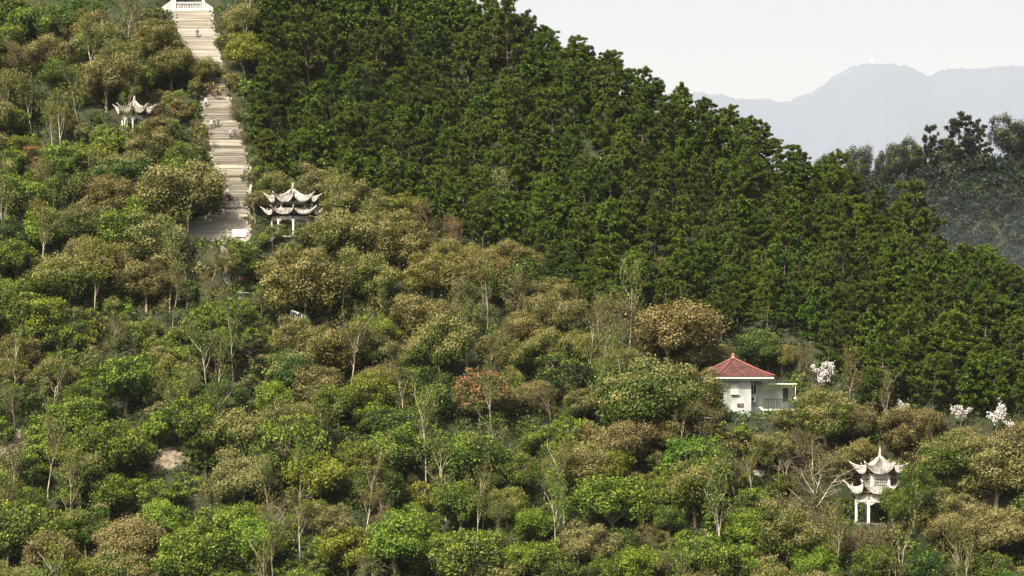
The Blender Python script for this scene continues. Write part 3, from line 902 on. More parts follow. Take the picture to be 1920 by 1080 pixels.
def make_bare(seed, Hh, D, bark='bark', twig='twig', trunk_r=.13, levels=3, split=.35, nb=(4, 6), leaves=0, lmat='leaf_tan', leafsize=.2, petals=0, twig_r=.022, stems=1):
    rng = np.random.default_rng(seed)
    tb = MB(); cb = MB(); tips = []
    def grow(p, d, L, r_, lev, b_):
        n = 4
        P = [np.array(p)]
        for i in range(n):
            d = d + rng.normal(size=3) * (.10 + .05 * lev) + np.array([0, 0, .05]); d = d / np.linalg.norm(d)
            P.append(P[-1] + d * L / n)
        b_.tube(P, np.linspace(r_, max(r_ * .45, .012), n + 1), 6 if lev == 0 else (4 if lev == 1 else 3), cap=False)
        if lev >= levels:
            tips.append((P[-1], d)); tips.append((P[2], d)); return
        for k in range(rng.integers(*nb) + (3 if lev == 0 else 0)):
            f = rng.uniform(split, 1.0) if lev == 0 else rng.uniform(.25, 1.0)
            j = min(int(f * n), n - 1); q = P[j] + (P[j + 1] - P[j]) * (f * n - j)
            a = rng.uniform(0, 6.283)
            perp = np.cross(d, np.array([math.cos(a), math.sin(a), .3])); perp /= np.linalg.norm(perp) + 1e-9
            nd_ = d * rng.uniform(.55, 1.0) + perp * rng.uniform(.5, .95) * (D / Hh + .35) + np.array([0, 0, .28]); nd_ /= np.linalg.norm(nd_)
            grow(q, nd_, L * rng.uniform(.38, .58), max(r_ * rng.uniform(.34, .5), twig_r), lev + 1, cb if lev >= 1 else b_)
    for k in range(stems):
        a = k * 6.283 / stems + rng.normal() * .3
        tl = 0 if stems == 1 else rng.uniform(.35, .85) * D / Hh
        d0 = np.array([rng.normal() * .06 + math.cos(a) * tl, rng.normal() * .06 + math.sin(a) * tl, 1.0])
        grow((math.cos(a) * .1 * (stems > 1), math.sin(a) * .1 * (stems > 1), -.6), d0 / np.linalg.norm(d0), Hh * .78 * (1 if stems == 1 else rng.uniform(.75, 1.05)), trunk_r, 0, tb)
    mats = [M[twig]]
    if leaves or petals:
        mats.append(M['petal'] if petals else M[lmat])
        T = np.array([q for q, _ in tips])
        n = petals or leaves
        ii = rng.integers(0, len(T), n)
        P = T[ii] + rng.normal(size=(n, 3)) * (.16 if petals else .28)
        s = leafsize * rng.uniform(.7, 1.3, n)
        cb.quads(P, rng.normal(size=(n, 3)) + np.array([0, 0, .5]), s, s * .7, 1, (rng.random(n) < .5) * rng.random(n), rng.random(n), rng)
    return tb.mesh('trunk', M[bark]), cb.mesh('crown', mats), D, Hh

PROTO = {}
# dome: evergreen with tan new growth on its outside
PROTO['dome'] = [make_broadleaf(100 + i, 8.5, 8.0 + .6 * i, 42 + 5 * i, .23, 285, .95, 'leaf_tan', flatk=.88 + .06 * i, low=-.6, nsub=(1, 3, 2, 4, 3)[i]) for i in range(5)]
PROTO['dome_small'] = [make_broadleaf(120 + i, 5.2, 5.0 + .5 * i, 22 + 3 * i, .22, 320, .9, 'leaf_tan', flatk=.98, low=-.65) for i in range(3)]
PROTO['leafy'] = [make_broadleaf(140 + i, 8.0, 7.6 + .6 * i, 36 + 6 * i, .29, 205, .8, 'leaf_green', flatk=.88 + .06 * i, low=-.65, nsub=(3, 1, 2, 4)[i]) for i in range(4)]
PROTO['leafy_small'] = [make_broadleaf(160 + i, 4.8, 4.6 + .5 * i, 20 + 3 * i, .29, 220, .85, 'leaf_green', flatk=1.0, low=-.65) for i in range(3)]
PROTO['ever'] = [make_broadleaf(180 + i, 7.0, 7.4 + .6 * i, 36 + 4 * i, .22, 320, .35, 'leaf_green', flatk=1.02, low=-.65, nsub=(1, 2, 3)[i]) for i in range(3)]
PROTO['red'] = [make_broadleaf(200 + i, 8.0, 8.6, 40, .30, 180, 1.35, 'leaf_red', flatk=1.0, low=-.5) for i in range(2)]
PROTO['pine'] = [make_pine(300 + i, 8.0 + (i % 3) * .8, 4.9 + .5 * (i % 2), .16 + .04 * (i % 3), tuft=(.40, .66)) for i in range(8)]
PROTO['bare'] = [make_bare(400 + i, 8.0, 7.0, twig='twig', leaves=2600, lmat='leaf_tan', leafsize=.15, trunk_r=.10) for i in range(3)]
PROTO['bare_wide'] = [make_bare(420 + i, 8.5, 11.0, bark='bark_pale', split=.3, trunk_r=.10, nb=(3, 5), leaves=1500, leafsize=.12, stems=5) for i in range(2)]
PROTO['slender'] = [make_bare(440 + i, 9.5, 3.6, bark='bark_pale', twig='twig', trunk_r=.095, split=.45, nb=(3, 6), leaves=1300, lmat='leaf_green', leafsize=.2) for i in range(4)]
PROTO['magnolia'] = [make_bare(460 + i, 4.6, 4.0, trunk_r=.08, nb=(3, 5), petals=850, leafsize=.2) for i in range(2)]
PROTO['thicket'] = [make_bare(480 + i, 3.6, 4.2, trunk_r=.035, split=.15, nb=(3, 5), leaves=1800, leafsize=.15, twig_r=.018, stems=5) for i in range(3)]
PROTO['bush'] = [make_broadleaf(500 + i, 3.2, 2.4, 12, .30, 210, .6, 'leaf_green', flatk=.75, low=-.6) for i in range(3)]
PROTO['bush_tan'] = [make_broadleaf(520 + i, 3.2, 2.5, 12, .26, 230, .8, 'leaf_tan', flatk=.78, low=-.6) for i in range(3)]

# colour of each kind's mature leaf, then name, noun and category
G1 = dict(olive=(.052, .067, .006), green=(.040, .068, .006), bright=(.068, .110, .009), deep=(.024, .044, .005), brown=(.064, .058, .017), yellow=(.072, .086, .009), tan=(.072, .070, .016), pine=(.040, .064, .006), pale=(.10, .095, .034))
KIND = dict(
    dome=('broadleaf_tree', 'round crowned broadleaf tree', 'tree', 'broadleaf trees on the hillside'),
    dome_small=('broadleaf_tree', 'small round broadleaf tree', 'tree', 'broadleaf trees on the hillside'),
    leafy=('leafy_tree', 'bushy large leaved tree', 'tree', 'large leaved green trees on the hillside'),
    leafy_small=('leafy_tree', 'small large leaved tree', 'tree', 'large leaved green trees on the hillside'),
    ever=('evergreen_tree', 'dense evergreen tree', 'tree', 'dense evergreen trees on the hillside'),
    red=('reddish_tree', 'tree with reddish new leaves', 'tree', 'trees with reddish leaves'),
    pine=('pine_tree', 'pine', 'pine tree', 'pines on the upper slope'),
    bare=('bare_tree', 'bare twiggy tree', 'tree', 'leafless twiggy trees'),
    bare_wide=('bare_tree', 'wide branching bare tree', 'tree', 'leafless twiggy trees'),
    slender=('slender_tree', 'slender tree with pale trunk', 'tree', 'slender pale trunked trees'),
    magnolia=('magnolia_tree', 'white blossoming tree', 'tree', 'white blossoming trees'),
    thicket=('bare_bush', 'brown twiggy bush', 'bush', 'brown twiggy bushes'),
    bush=('bush', 'low green bush', 'bush', 'low bushes on the hillside'),
    bush_tan=('bush', 'low tan tipped bush', 'bush', 'low bushes on the hillside'),
)
CNAME = dict(olive='olive green', green='mid green', bright='bright green', deep='deep green', brown='brownish', yellow='yellow green', tan='tan', pine='dark green', pale='pale straw')

KEEP = [  # photo windows that nearer trees must not cover: x0, y0, x1, y1
    (494, 344, 600, 428), (1582, 834, 1678, 922), (1602, 922, 1642, 978), (206, 182, 268, 213), (1358, 662, 1494, 762),
    (326, 0, 390, 42), (345, 42, 395, 84), (366, 82, 400, 102), (384, 180, 432, 222), (392, 222, 446, 258), (398, 256, 456, 300), (402, 300, 456, 348), (414, 348, 468, 400), (364, 404, 470, 428), (364, 425, 436, 450),
    (437, 428, 462, 446), (438, 518, 462, 541), (424, 535, 480, 549), (544, 580, 581, 606), (846, 692, 950, 800), (1522, 682, 1574, 726), (1852, 765, 1888, 795), (1782, 766, 1822, 790), (1682, 758, 1698, 772), (590, 570, 604, 584), (290, 845, 345, 868), (0, 812, 40, 850),
]
PLACED = []   # world footprint: x, y, D
INFO = []     # what was planted, for labels

def clear_of_buildings(x, y, D):
    for (p, r_) in ((P_OCT, 4.6), (P_HEX, 4.2), (P_UP, 4.0)):
        if math.hypot(x - p.x, y - p.y) < r_ + D * .12:
            return False
    hx_, hy_ = x - P_HOUSE.x, y - P_HOUSE.y
    lx = hx_ * math.cos(HR) + hy_ * math.sin(HR); ly = -hx_ * math.sin(HR) + hy_ * math.cos(HR)
    if -6.2 - D * .25 < lx < 9.8 + D * .2 and -1.0 - D * .3 < ly < 8.6 + D * .3:
        return False
    if Sarr[0, 1] - 2 < y < Sarr[-1, 1] + 5:
        sx = np.interp(y, Sarr[:, 1], Sarr[:, 0])
        if abs(x - sx) < (4.7 if y < Sarr[0, 1] + 5 else 2.7) + (D * .22 if D > 4 else .1):
            return False
    return True

def covers(px0, py0, px1, py1, base_py):
    for (a, b_, c, d) in KEEP:
        if base_py > d - 2 and px0 < c and px1 > a and py0 < d and py1 > b_:
            return True
    return False

def plant(kind, g, D, tint, label=None, var=None, zs=1.0, rng=RNG, jitter=.12):
    pr = PROTO[kind]
    tm, cm, D0, H0 = pr[rng.integers(len(pr)) if var is None else var % len(pr)]
    s = D / D0
    nm, noun, cat, grp = KIND[kind]
    root = bpy.data.objects.new(nm, None)
    root.empty_display_size = .3
    root.location = g
    root.rotation_euler = (rng.normal() * .05, rng.normal() * .05, rng.uniform(0, 6.283))
    ax = rng.uniform(.86, 1.16)
    root.scale = (s * ax, s / ax, s * zs * rng.uniform(.94, 1.06))
    col.objects.link(root)
    link('trunk', tm, root)
    c = link('crown', cm, root)
    base = np.array(G1[tint]) * (1 + rng.normal(size=3) * np.array([.10, .07, .08])) * math.exp(rng.normal() * (jitter if kind != 'pine' else .20))
    c.color = (*[float(max(.008, v)) for v in base], 1)
    root['category'] = cat; root['group'] = grp
    if label: root['label'] = label
    y = g[1]
    hh = H0 * s * zs
    u, v = proj((g[0], g[1], g[2] + hh * .62))
    INFO.append([root, kind, tint, u, v, D, hh, label])
    PLACED.append((g[0], g[1], D))
    return root

def hero(kind, u, v, w, tint, label=None, zs=1.0, var=None, f=None):
    """plant the tree whose crown centre is seen at (u, v), w pixels across"""
    tm, cm, D0, H0 = PROTO[kind][(var or 0) % len(PROTO[kind])]
    y = 420.0
    f = f or (.55 if kind in ('slender', 'bare', 'bare_wide') else .60)
    for _ in range(3):
        D = w * y / F
        hh = H0 * D / D0 * zs
        g = ground(u, v + f * hh * F / y)
        if g is None: return None
        y = g.y
    return plant(kind, g, D, tint, label, var, zs)

# ------------------------------------------------------------------ trees that stand out in the photograph: kind, u, v, width, colour, label
HERO = [
    # --- about the stairway head and the upper left slope
    ('leafy', 60, 30, 105, 'green', None), ('leafy', 5, 70, 90, 'green', None), ('ever', 140, 22, 95, 'green', None),
    ('dome', 165, 42, 90, 'tan', None), ('bare', 240, 18, 95, 'brown', 'grey leafless tree at the upper edge beside the stairway head'),
    ('dome', 300, 66, 95, 'olive', None), ('dome', 95, 95, 95, 'tan', None),
    ('dome', 200, 128, 125, 'brown', 'brown domed tree uphill of the half hidden pavilion'), ('ever', 110, 135, 80, 'green', None),
    ('dome', 322, 108, 90, 'olive', 'dark olive tree leaning over the upper stairway'), ('dome_small', 335, 200, 62, 'tan', None),
    ('bare', 25, 112, 70, 'brown', None), ('ever', 45, 185, 85, 'deep', None), ('leafy', 20, 225, 80, 'green', None),
    ('red', 66, 292, 62, 'green', 'small tree with dull red top on the upper slope'), ('dome_small', 12, 150, 70, 'olive', None),
    ('magnolia', 296, 124, 26, 'green', 'scattered white blossoms by the dark olive tree'),
    ('slender', 152, 190, 45, 'olive', 'slender tree with tall pale trunks below the brown domed tree'), ('slender', 60, 200, 45, 'olive', None),
    ('dome_small', 295, 235, 60, 'brown', None), ('leafy_small', 205, 262, 62, 'green', None), ('leafy', 120, 300, 95, 'green', None),
    ('leafy', 180, 290, 90, 'olive', None), ('bare', 98, 340, 75, 'brown', None), ('slender', 12, 395, 60, 'tan', 'pale forked tree standing at the hillside edge'),
    ('leafy', 82, 422, 95, 'bright', 'round bright green tree on the open upper slope'), ('leafy_small', 100, 362, 60, 'green', None),
    ('dome', 335, 338, 175, 'tan', 'largest tan domed tree against the middle stairway'), ('leafy', 280, 388, 98, 'bright', 'bright green dome tree tucked under the largest tan dome'),
    ('dome', 205, 352, 110, 'tan', None), ('dome', 292, 440, 125, 'olive', None), ('dome', 125, 500, 140, 'yellow', 'golden tree with layered boughs on the stairway side'),
    ('dome', 205, 478, 110, 'yellow', None), ('dome', 275, 512, 105, 'tan', None), ('leafy', 30, 480, 95, 'green', None), ('leafy', 25, 545, 85, 'green', None),
    ('bare', 310, 252, 60, 'brown', None),
    ('dome', 372, 128, 62, 'olive', 'olive tree hanging right across the upper stairway'), ('bush', 398, 168, 44, 'brown', None), ('dome_small', 398, 124, 56, 'olive', None), ('dome_small', 287, 206, 46, 'brown', None), ('slender', 236, 212, 34, 'olive', None), ('dome_small', 276, 236, 44, 'olive', None), ('bush', 232, 246, 34, 'green', None), ('thicket', 384, 262, 44, 'brown', None), ('thicket', 372, 232, 46, 'brown', None), ('thicket', 440, 205, 40, 'brown', None),
    ('bush', 372, 290, 44, 'deep', None), ('thicket', 462, 250, 36, 'brown', None), ('bush_tan', 466, 330, 40, 'olive', None), ('dome_small', 478, 372, 46, 'brown', None), ('bush', 252, 256, 46, 'olive', None), ('bush_tan', 225, 250, 40, 'tan', None),
    # --- round the octagonal pavilion
    ('bush', 427, 462, 62, 'olive', 'round clipped green bush in front of the white signboard'), ('leafy_small', 486, 500, 68, 'green', None),
    ('dome', 572, 522, 165, 'tan', 'broad tan brown tree directly below the octagonal pavilion'), ('dome', 655, 425, 140, 'olive', 'olive tree crowding the octagonal pavilion'),
    ('dome', 720, 410, 95, 'olive', None), ('dome', 598, 335, 85, 'pale', 'pale straw tree behind the octagonal pavilion roof'), ('dome', 520, 348, 75, 'olive', None),
    ('dome', 750, 455, 120, 'olive', None), ('bare', 790, 415, 75, 'brown', 'bare grey tree at the edge of the pines'), ('bare', 858, 448, 78, 'brown', 'brown rounded leafless tree below the pines'),
    ('dome', 690, 505, 120, 'olive', None), ('dome', 905, 490, 105, 'tan', None), ('dome', 810, 505, 105, 'yellow', None), ('dome', 965, 478, 95, 'tan', None),
    ('dome', 622, 432, 90, 'olive', None, 1.2), ('dome_small', 511, 444, 46, 'green', None, 1.0, .5), ('dome_small', 577, 446, 50, 'olive', None, 1.0, .5), ('dome_small', 545, 464, 46, 'green', None), ('dome_small', 605, 450, 62, 'olive', None), ('bare', 395, 520, 62, 'tan', None), ('bush', 476, 486, 52, 'green', None), ('dome_small', 428, 498, 56, 'olive', None), ('bush_tan', 382, 505, 52, 'tan', None), ('thicket', 402, 548, 50, 'tan', None), ('bush', 500, 545, 56, 'green', None),
    # --- the middle band
    ('dome', 630, 640, 125, 'tan', None), ('leafy', 705, 612, 75, 'yellow', None), ('dome', 555, 625, 95, 'tan', None), ('dome', 790, 585, 120, 'tan', None),
    ('bare', 868, 600, 120, 'brown', 'tall grey brown bare tree over the reddish tree'), ('bare', 955, 565, 105, 'brown', None), ('dome', 1042, 572, 100, 'tan', None), ('dome', 990, 605, 90, 'tan', None),
    ('bare', 1128, 612, 105, 'brown', 'brown feathery tree with one pale trunk'), ('dome', 1255, 600, 165, 'tan', 'huge tan crowned tree nearest the dark pines'),
    ('dome', 1300, 655, 110, 'tan', None), ('dome', 1208, 722, 170, 'olive', 'huge rounded olive tree beside the red roofed house'), ('dome', 1314, 738, 106, 'olive', 'tall olive tree hiding the house end wall', 1.4, .55),
    ('dome', 1180, 815, 120, 'brown', None), ('dome', 1255, 800, 90, 'tan', None), ('leafy_small', 1068, 795, 72, 'bright', None),
    ('red', 900, 732, 112, 'tan', 'tree with salmon red crown in the middle of the slope'), ('ever', 1062, 690, 105, 'deep', None), ('ever', 795, 725, 120, 'deep', 'dark green evergreen beside the salmon red tree'),
    ('ever', 745, 790, 95, 'deep', None), ('leafy', 520, 742, 95, 'bright', None), ('slender', 655, 660, 60, 'olive', 'tall slender tree with long bare pale trunk'), ('dome', 595, 720, 105, 'brown', None),
    ('leafy', 700, 780, 85, 'olive', None), ('dome', 1090, 640, 80, 'olive', None), ('dome', 980, 660, 80, 'olive', None), ('red', 1040, 655, 44, 'olive', 'small pinkish tree among olive crowns'),
    ('slender', 932, 790, 55, 'olive', 'slender tree with white trunk under the salmon red tree'), ('dome', 1000, 730, 80, 'tan', None), ('bare', 1322, 805, 90, 'brown', None),
    # --- left, middle height
    ('leafy', 235, 690, 150, 'green', 'wide flat layered green tree in the shrubby slope'), ('leafy', 150, 772, 110, 'green', None), ('leafy_small', 295, 800, 70, 'bright', None), ('leafy_small', 352, 662, 62, 'yellow', None),
    ('dome', 40, 650, 85, 'tan', None), ('dome_small', 30, 692, 62, 'tan', None), ('dome', 105, 690, 85, 'olive', None), ('bare', 215, 640, 85, 'olive', None), ('ever', 405, 635, 90, 'green', None), ('ever', 420, 742, 85, 'deep', None),
    ('slender', 90, 860, 55, 'tan', 'twin pale trunks standing clear above low shrubs'), ('slender', 28, 880, 50, 'tan', None), ('slender', 178, 832, 36, 'olive', None),
    ('pine', 386, 828, 75, 'deep', 'lone dark conifer among shrubs by the bare earth'), ('leafy', 205, 922, 100, 'green', None), ('dome', 455, 882, 120, 'pale', 'pale feathery tan tree above the bright green one'),
    ('leafy', 420, 975, 125, 'bright', 'tall bright yellow green tree near the bottom edge'), ('leafy', 345, 1035, 110, 'bright', None), ('dome', 245, 995, 135, 'pale', None), ('dome', 90, 1020, 125, 'pale', None), ('leafy', 160, 1060, 100, 'yellow', None),
    ('bare_wide', 512, 975, 115, 'brown', 'leafless spreading tree near the bottom edge'), ('slender', 563, 980, 50, 'tan', None), ('leafy', 600, 882, 110, 'yellow', None), ('ever', 715, 905, 105, 'deep', None), ('dome', 625, 965, 85, 'tan', None),
    ('leafy', 740, 1000, 150, 'bright', 'broadest bright green tree along the bottom edge'), ('leafy', 655, 1015, 115, 'yellow', None), ('leafy_small', 800, 930, 66, 'yellow', None), ('slender', 838, 900, 55, 'tan', None),
    ('slender', 906, 905, 62, 'tan', 'tall white trunked tree below the salmon red tree'), ('leafy', 1000, 975, 85, 'bright', None), ('leafy', 875, 1015, 100, 'bright', None), ('dome', 1085, 858, 130, 'tan', None), ('leafy', 1150, 930, 140, 'bright', None),
    ('dome', 1098, 1005, 115, 'brown', None), ('leafy', 960, 1045, 95, 'bright', None), ('ever', 1250, 965, 80, 'olive', None), ('leafy', 1310, 852, 120, 'green', None), ('bare', 1335, 890, 90, 'brown', None),
    ('slender', 1357, 960, 70, 'olive', 'slim white trunk standing alone near the bottom edge'), ('leafy', 1405, 980, 90, 'bright', None), ('leafy_small', 1425, 925, 60, 'green', None), ('leafy', 1190, 1050, 100, 'bright', None), ('leafy_small', 1262, 1062, 70, 'bright', None),
    ('bare', 1090, 1066, 75, 'tan', None),
    # --- right of the house and round the hexagonal pavilion
    ('bare_wide', 1525, 880, 170, 'brown', 'big bare tree with pale spreading limbs beside the hexagonal pavilion'), ('dome', 1548, 770, 125, 'olive', None), ('dome', 1600, 785, 90, 'brown', 'brown rounded tree below the white blossom'),
    ('bare', 1590, 705, 85, 'brown', 'grey brown leafless tree behind the white blossom'), ('magnolia', 1546, 708, 54, 'green', 'white blossoming magnolia beside the house'), ('magnolia', 1690, 768, 26, 'green', 'small white blossoming tree between the two magnolias'),
    ('magnolia', 1800, 780, 38, 'green', 'thin pinkish white blossoming tree'), ('magnolia', 1870, 786, 60, 'green', 'densest white blossoming magnolia at the foot of the pines'),
    ('dome', 1440, 828, 95, 'tan', None), ('dome', 1690, 800, 105, 'tan', None), ('dome', 1775, 838, 125, 'olive', None), ('dome', 1868, 870, 145, 'tan', None), ('dome_small', 1716, 858, 58, 'brown', 'brown ball shaped tree near the hexagonal pavilion roof'),
    ('dome', 1745, 905, 85, 'olive', None), ('ever', 1714, 920, 68, 'olive', 'tall olive evergreen hiding one side of the hexagonal pavilion', 2.0, .5), ('ever', 1674, 957, 56, 'olive', 'olive evergreen covering the columns of the hexagonal pavilion', 1.6, .5), ('thicket', 1655, 1000, 60, 'brown', None), ('bush_tan', 1672, 1014, 62, 'brown', None), ('thicket', 1622, 1008, 56, 'brown', None), ('bush', 1700, 1030, 66, 'olive', None), ('thicket', 1470, 840, 75, 'brown', None), ('bush_tan', 1435, 845, 60, 'tan', None), ('thicket', 1540, 850, 80, 'brown', None), ('thicket', 1480, 935, 80, 'brown', None), ('thicket', 1545, 960, 80, 'brown', None), ('bush', 1450, 975, 60, 'olive', None), ('thicket', 1590, 1010, 75, 'brown', None), ('bush_tan', 1500, 990, 62, 'brown', None), ('bare', 1490, 850, 70, 'brown', None), ('ever', 1470, 905, 52, 'olive', None), ('dome_small', 1347, 770, 44, 'olive', None), ('bush_tan', 1380, 835, 60, 'tan', None), ('dome', 1790, 985, 105, 'brown', None), ('leafy', 1530, 1052, 90, 'bright', 'bright green bush at the bottom edge below the hexagonal pavilion'), ('dome', 1868, 985, 110, 'brown', None),
    ('ever', 1640, 1050, 90, 'olive', None), ('ever', 1730, 1060, 100, 'deep', None), ('ever', 1840, 1060, 100, 'olive', None),
    ('dome_small', 1530, 738, 58, 'olive', None), ('bush', 1500, 722, 44, 'olive', None), ('dome_small', 1440, 668, 60, 'deep', None), ('dome', 1466, 672, 58, 'yellow', 'yellowish feathery tree behind the house porch'), ('bare', 1505, 690, 60, 'brown', None), ('ever', 1420, 640, 80, 'deep', 'dark tree rising behind the red roof'),
    ('leafy_small', 1390, 806, 46, 'yellow', 'yellow green shrub below the house wall'), ('dome_small', 1478, 782, 50, 'olive', None), ('slender', 947, 375, 40, 'pale', 'dead pale trunk standing among the pines'),
    ('slender', 1380, 900, 34, 'brown', None), ('slender', 1408, 895, 34, 'brown', None), ('slender', 1345, 905, 34, 'brown', None),
    ('dome', 620, 200, 45, 'tan', None), ('bare', 570, 85, 55, 'tan', None), ('dome_small', 1250, 500, 50, 'tan', None),
    ('dome_small', 1120, 320, 40, 'tan', None), ('bare', 1440, 345, 46, 'tan', None),
]
for k_, (kind, u, v, w, tint, label, *zf) in enumerate(HERO):
    o = hero(kind, u, v, w, tint, label, *(zf[:1] or [1.0]), var=k_, f=zf[1] if len(zf) > 1 else None)
    if o is None: print('no ground for hero', kind, u, v)

# ------------------------------------------------------------------ the rest of the wood
r2 = np.random.default_rng(21)
def spaced(x, y, D, k):
    P = np.array(PLACED)
    return not np.any(np.hypot(P[:, 0] - x, P[:, 1] - y) < k * (P[:, 2] + D))

def fill(n, region, pick, k, limit):
    made = 0
    for _ in range(n):
        px = r2.uniform(-45, 1965); py = r2.uniform(region[0], region[1])
        ch = pick(px, py)
        if ch is None: continue
        kind, D, tint, zs = ch
        g = ground(px, py)
        if g is None: continue
        if not spaced(g.x, g.y, D, k) or not clear_of_buildings(g.x, g.y, D): continue
        s = F / g.y
        pr = PROTO[kind][0]
        hh = pr[3] * D / pr[2] * zs
        if covers(px - D * s * .5, py - hh * s, px + D * s * .5, py - hh * s * .1, py): continue
        plant(kind, g, D, tint, None, None, zs, r2)
        made += 1
        if made >= limit: break
    return made

def pick_pine(px, py):
    b_ = bnd_px(px)
    if px < 480 or py > b_ + 6: return None
    return ('pine', 3.6 + 3.0 * r2.random() ** 1.3, 'pine', r2.uniform(.8, 1.2))
# pines along the ridge first: their heads make the skyline
nr = 0
for j in range(400):
    t_ = r2.uniform(-.08, 1.12)
    x = -2.7 + 78.7 * t_ + r2.uniform(-2, 2.5); y = 468 - 59 * t_ + r2.uniform(-3, 3)
    D = r2.uniform(3.9, 5.4)
    u_ = proj((x, y, 0))[0]
    if u_ < 1960 and spaced(x, y, D, .34):
        z = float(height(x, y))
        top = (HOR - np.interp(u_, [q[0] for q in SKYL], [q[1] for q in SKYL]) - 6 + r2.normal() * 9) / F * y
        zs = (top - z) / (8.8 * D / 5.1)
        if .45 < zs < 1.6:
            plant('pine', Vector((x, y, z)), D, 'pine', None, None, zs, r2); nr += 1
npine = fill(7000, (130, 830), pick_pine, .335, 285 - nr)
# the smallest, highest pines beyond the first three hundred: one mass
pw = MB()
lite = [make_pine(350 + i, 8.4, 5.0, .2, n=16) for i in range(3)]
LV = []
for tm, cm, _, _ in lite:
    co = np.zeros(len(cm.vertices) * 3, np.float32); cm.vertices.foreach_get('co', co)
    fa = np.zeros(len(cm.polygons), np.float32); cm.attributes['fresh'].data.foreach_get('value', fa)
    LV.append((co.reshape(-1, 3), fa))
npw = 0
for _ in range(9000):
    px = r2.uniform(420, 1960); py = r2.uniform(-60, 830)
    if pick_pine(px, py) is None: continue
    g = ground(px, py)
    if g is None: continue
    D = r2.uniform(3.6, 5.2)
    if not spaced(g.x, g.y, D, .31) or not clear_of_buildings(g.x, g.y, D): continue
    s = F / g.y
    if covers(px - D * s * .5, py - 9 * s, px + D * s * .5, py, py): continue
    PLACED.append((g.x, g.y, D))
    co, fa = LV[npw % 3]
    a = r2.uniform(0, 6.28); k_ = D / 5.0
    Rm = np.array([[math.cos(a), -math.sin(a), 0], [math.sin(a), math.cos(a), 0], [0, 0, 1]])
    pw.add(co @ Rm.T * np.array([k_, k_, k_ * r2.uniform(.9, 1.15)]) + np.array(g), np.arange(len(co)).reshape(-1, 5), 0, fa, np.clip(r2.random(len(fa)) * .7 + r2.uniform(0, .3), 0, 1))
    npw += 1
    if npw >= 260: break
o = pw.obj('pine_wood', M['needle'])
o.color = (*G1['pine'], 1)
tag(o, 'further dark pines packed close between and above the nearer ones', kind='stuff')
def pick_broad(px, py):
    if px > 470 and py < bnd_px(px) + 10: return None
    q = r2.random(); D = r2.uniform(5.6, 10.2)
    right = px > 1440
    if px < 480 and py < 560:
        ks = [('dome', .34), ('leafy', .22), ('ever', .14), ('bare', .08), ('dome_small', .14), ('slender', .08)]; ts = ['olive', 'tan', 'green', 'yellow', 'olive', 'green']
    elif right:
        ks = [('dome', .40), ('dome_small', .22), ('ever', .14), ('bare', .16), ('slender', .08)]; ts = ['olive', 'brown', 'tan', 'brown', 'olive']
    elif py > 850:
        ks = [('leafy', .40), ('dome', .18), ('leafy_small', .16), ('slender', .10), ('ever', .10), ('bare', .06)]; ts = ['bright', 'green', 'yellow', 'olive', 'tan']
    elif px < 520:
        ks = [('leafy_small', .34), ('dome_small', .24), ('ever', .14), ('leafy', .14), ('slender', .08), ('bare', .06)]; ts = ['green', 'olive', 'deep', 'green', 'yellow']
    else:
        ks = [('dome', .40), ('leafy', .14), ('dome_small', .14), ('ever', .14), ('bare', .12), ('slender', .06)]; ts = ['olive', 'tan', 'olive', 'green', 'green', 'yellow', 'yellow']
    a = 0
    for kind, p_ in ks:
        a += p_
        if q <= a: break
    if kind.endswith('_small'): D = r2.uniform(3.2, 5.4)
    if kind == 'slender': D = r2.uniform(3.2, 4.6)
    if kind == 'bare': D = r2.uniform(4.5, 7)
    tint = ts[r2.integers(len(ts))]
    if kind in ('leafy', 'leafy_small') and tint in ('tan', 'brown'): tint = 'green'
    if kind == 'ever': tint = ['deep', 'green', 'olive'][r2.integers(3)]
    return (kind, D, tint, r2.uniform(.9, 1.2))
nb1 = fill(8000, (60, 1200), pick_broad, .27, 330)
def pick_small(px, py):
    if px > 470 and py < bnd_px(px) + 10: return None
    right = px > 1400 and py > 800
    kind = r2.choice(['bush', 'bush_tan', 'thicket', 'dome_small'], p=[.28, .3, .32, .10] if right else [.56, .24, .05, .15])
    tint = r2.choice(['olive', 'green', 'deep', 'tan', 'yellow'] if kind != 'bush' else ['green', 'bright', 'deep', 'olive', 'green'])
    if right and kind == 'bush': tint = 'olive'
    return (str(kind), r2.uniform(2.2, 3.8), str(tint), r2.uniform(.85, 1.25))
nb2 = fill(7000, (40, 1130), pick_small, .23, 420)
print('pines', nr, npine, 'broad', nb1, 'small', nb2, 'total', len(INFO))

# ------------------------------------------------------------------ undergrowth, one mass
ru = np.random.default_rng(33)
n = 54000
ux = ru.uniform(-110, 110, n); uy = ru.uniform(335, 500, n)
uu = 960 + F * ux / uy
keep = (uu > -60) & (uu < 1980)
sx = np.interp(uy, Sarr[:, 1], Sarr[:, 0])
keep &= ~((uy > Sarr[0, 1] - 1) & (uy < Sarr[-1, 1] + 3) & (np.abs(ux - sx + ru.normal(size=n) * .5) < np.where(uy < Sarr[0, 1] + 5, 5.3, 3.2)))
for p, r_ in ((P_OCT, 4.4), (P_HEX, 4.0), (P_UP, 3.2), (P_PATH, 3.2)):
    keep &= np.hypot(ux - p.x, uy - p.y) > r_
lx = (ux - P_HOUSE.x) * math.cos(HR) + (uy - P_HOUSE.y) * math.sin(HR); ly = -(ux - P_HOUSE.x) * math.sin(HR) + (uy - P_HOUSE.y) * math.cos(HR)
keep &= ~((lx > -6) & (lx < 9.5) & (ly > -1) & (ly < 8.5))
for (u_, v_, r_) in ((318, 862, 1.7), (18, 838, 1.8), (470, 655, 1.4), (345, 490, 1.6)):
    c = ground(u_, v_); keep &= np.hypot(ux - c.x, uy - c.y) > r_
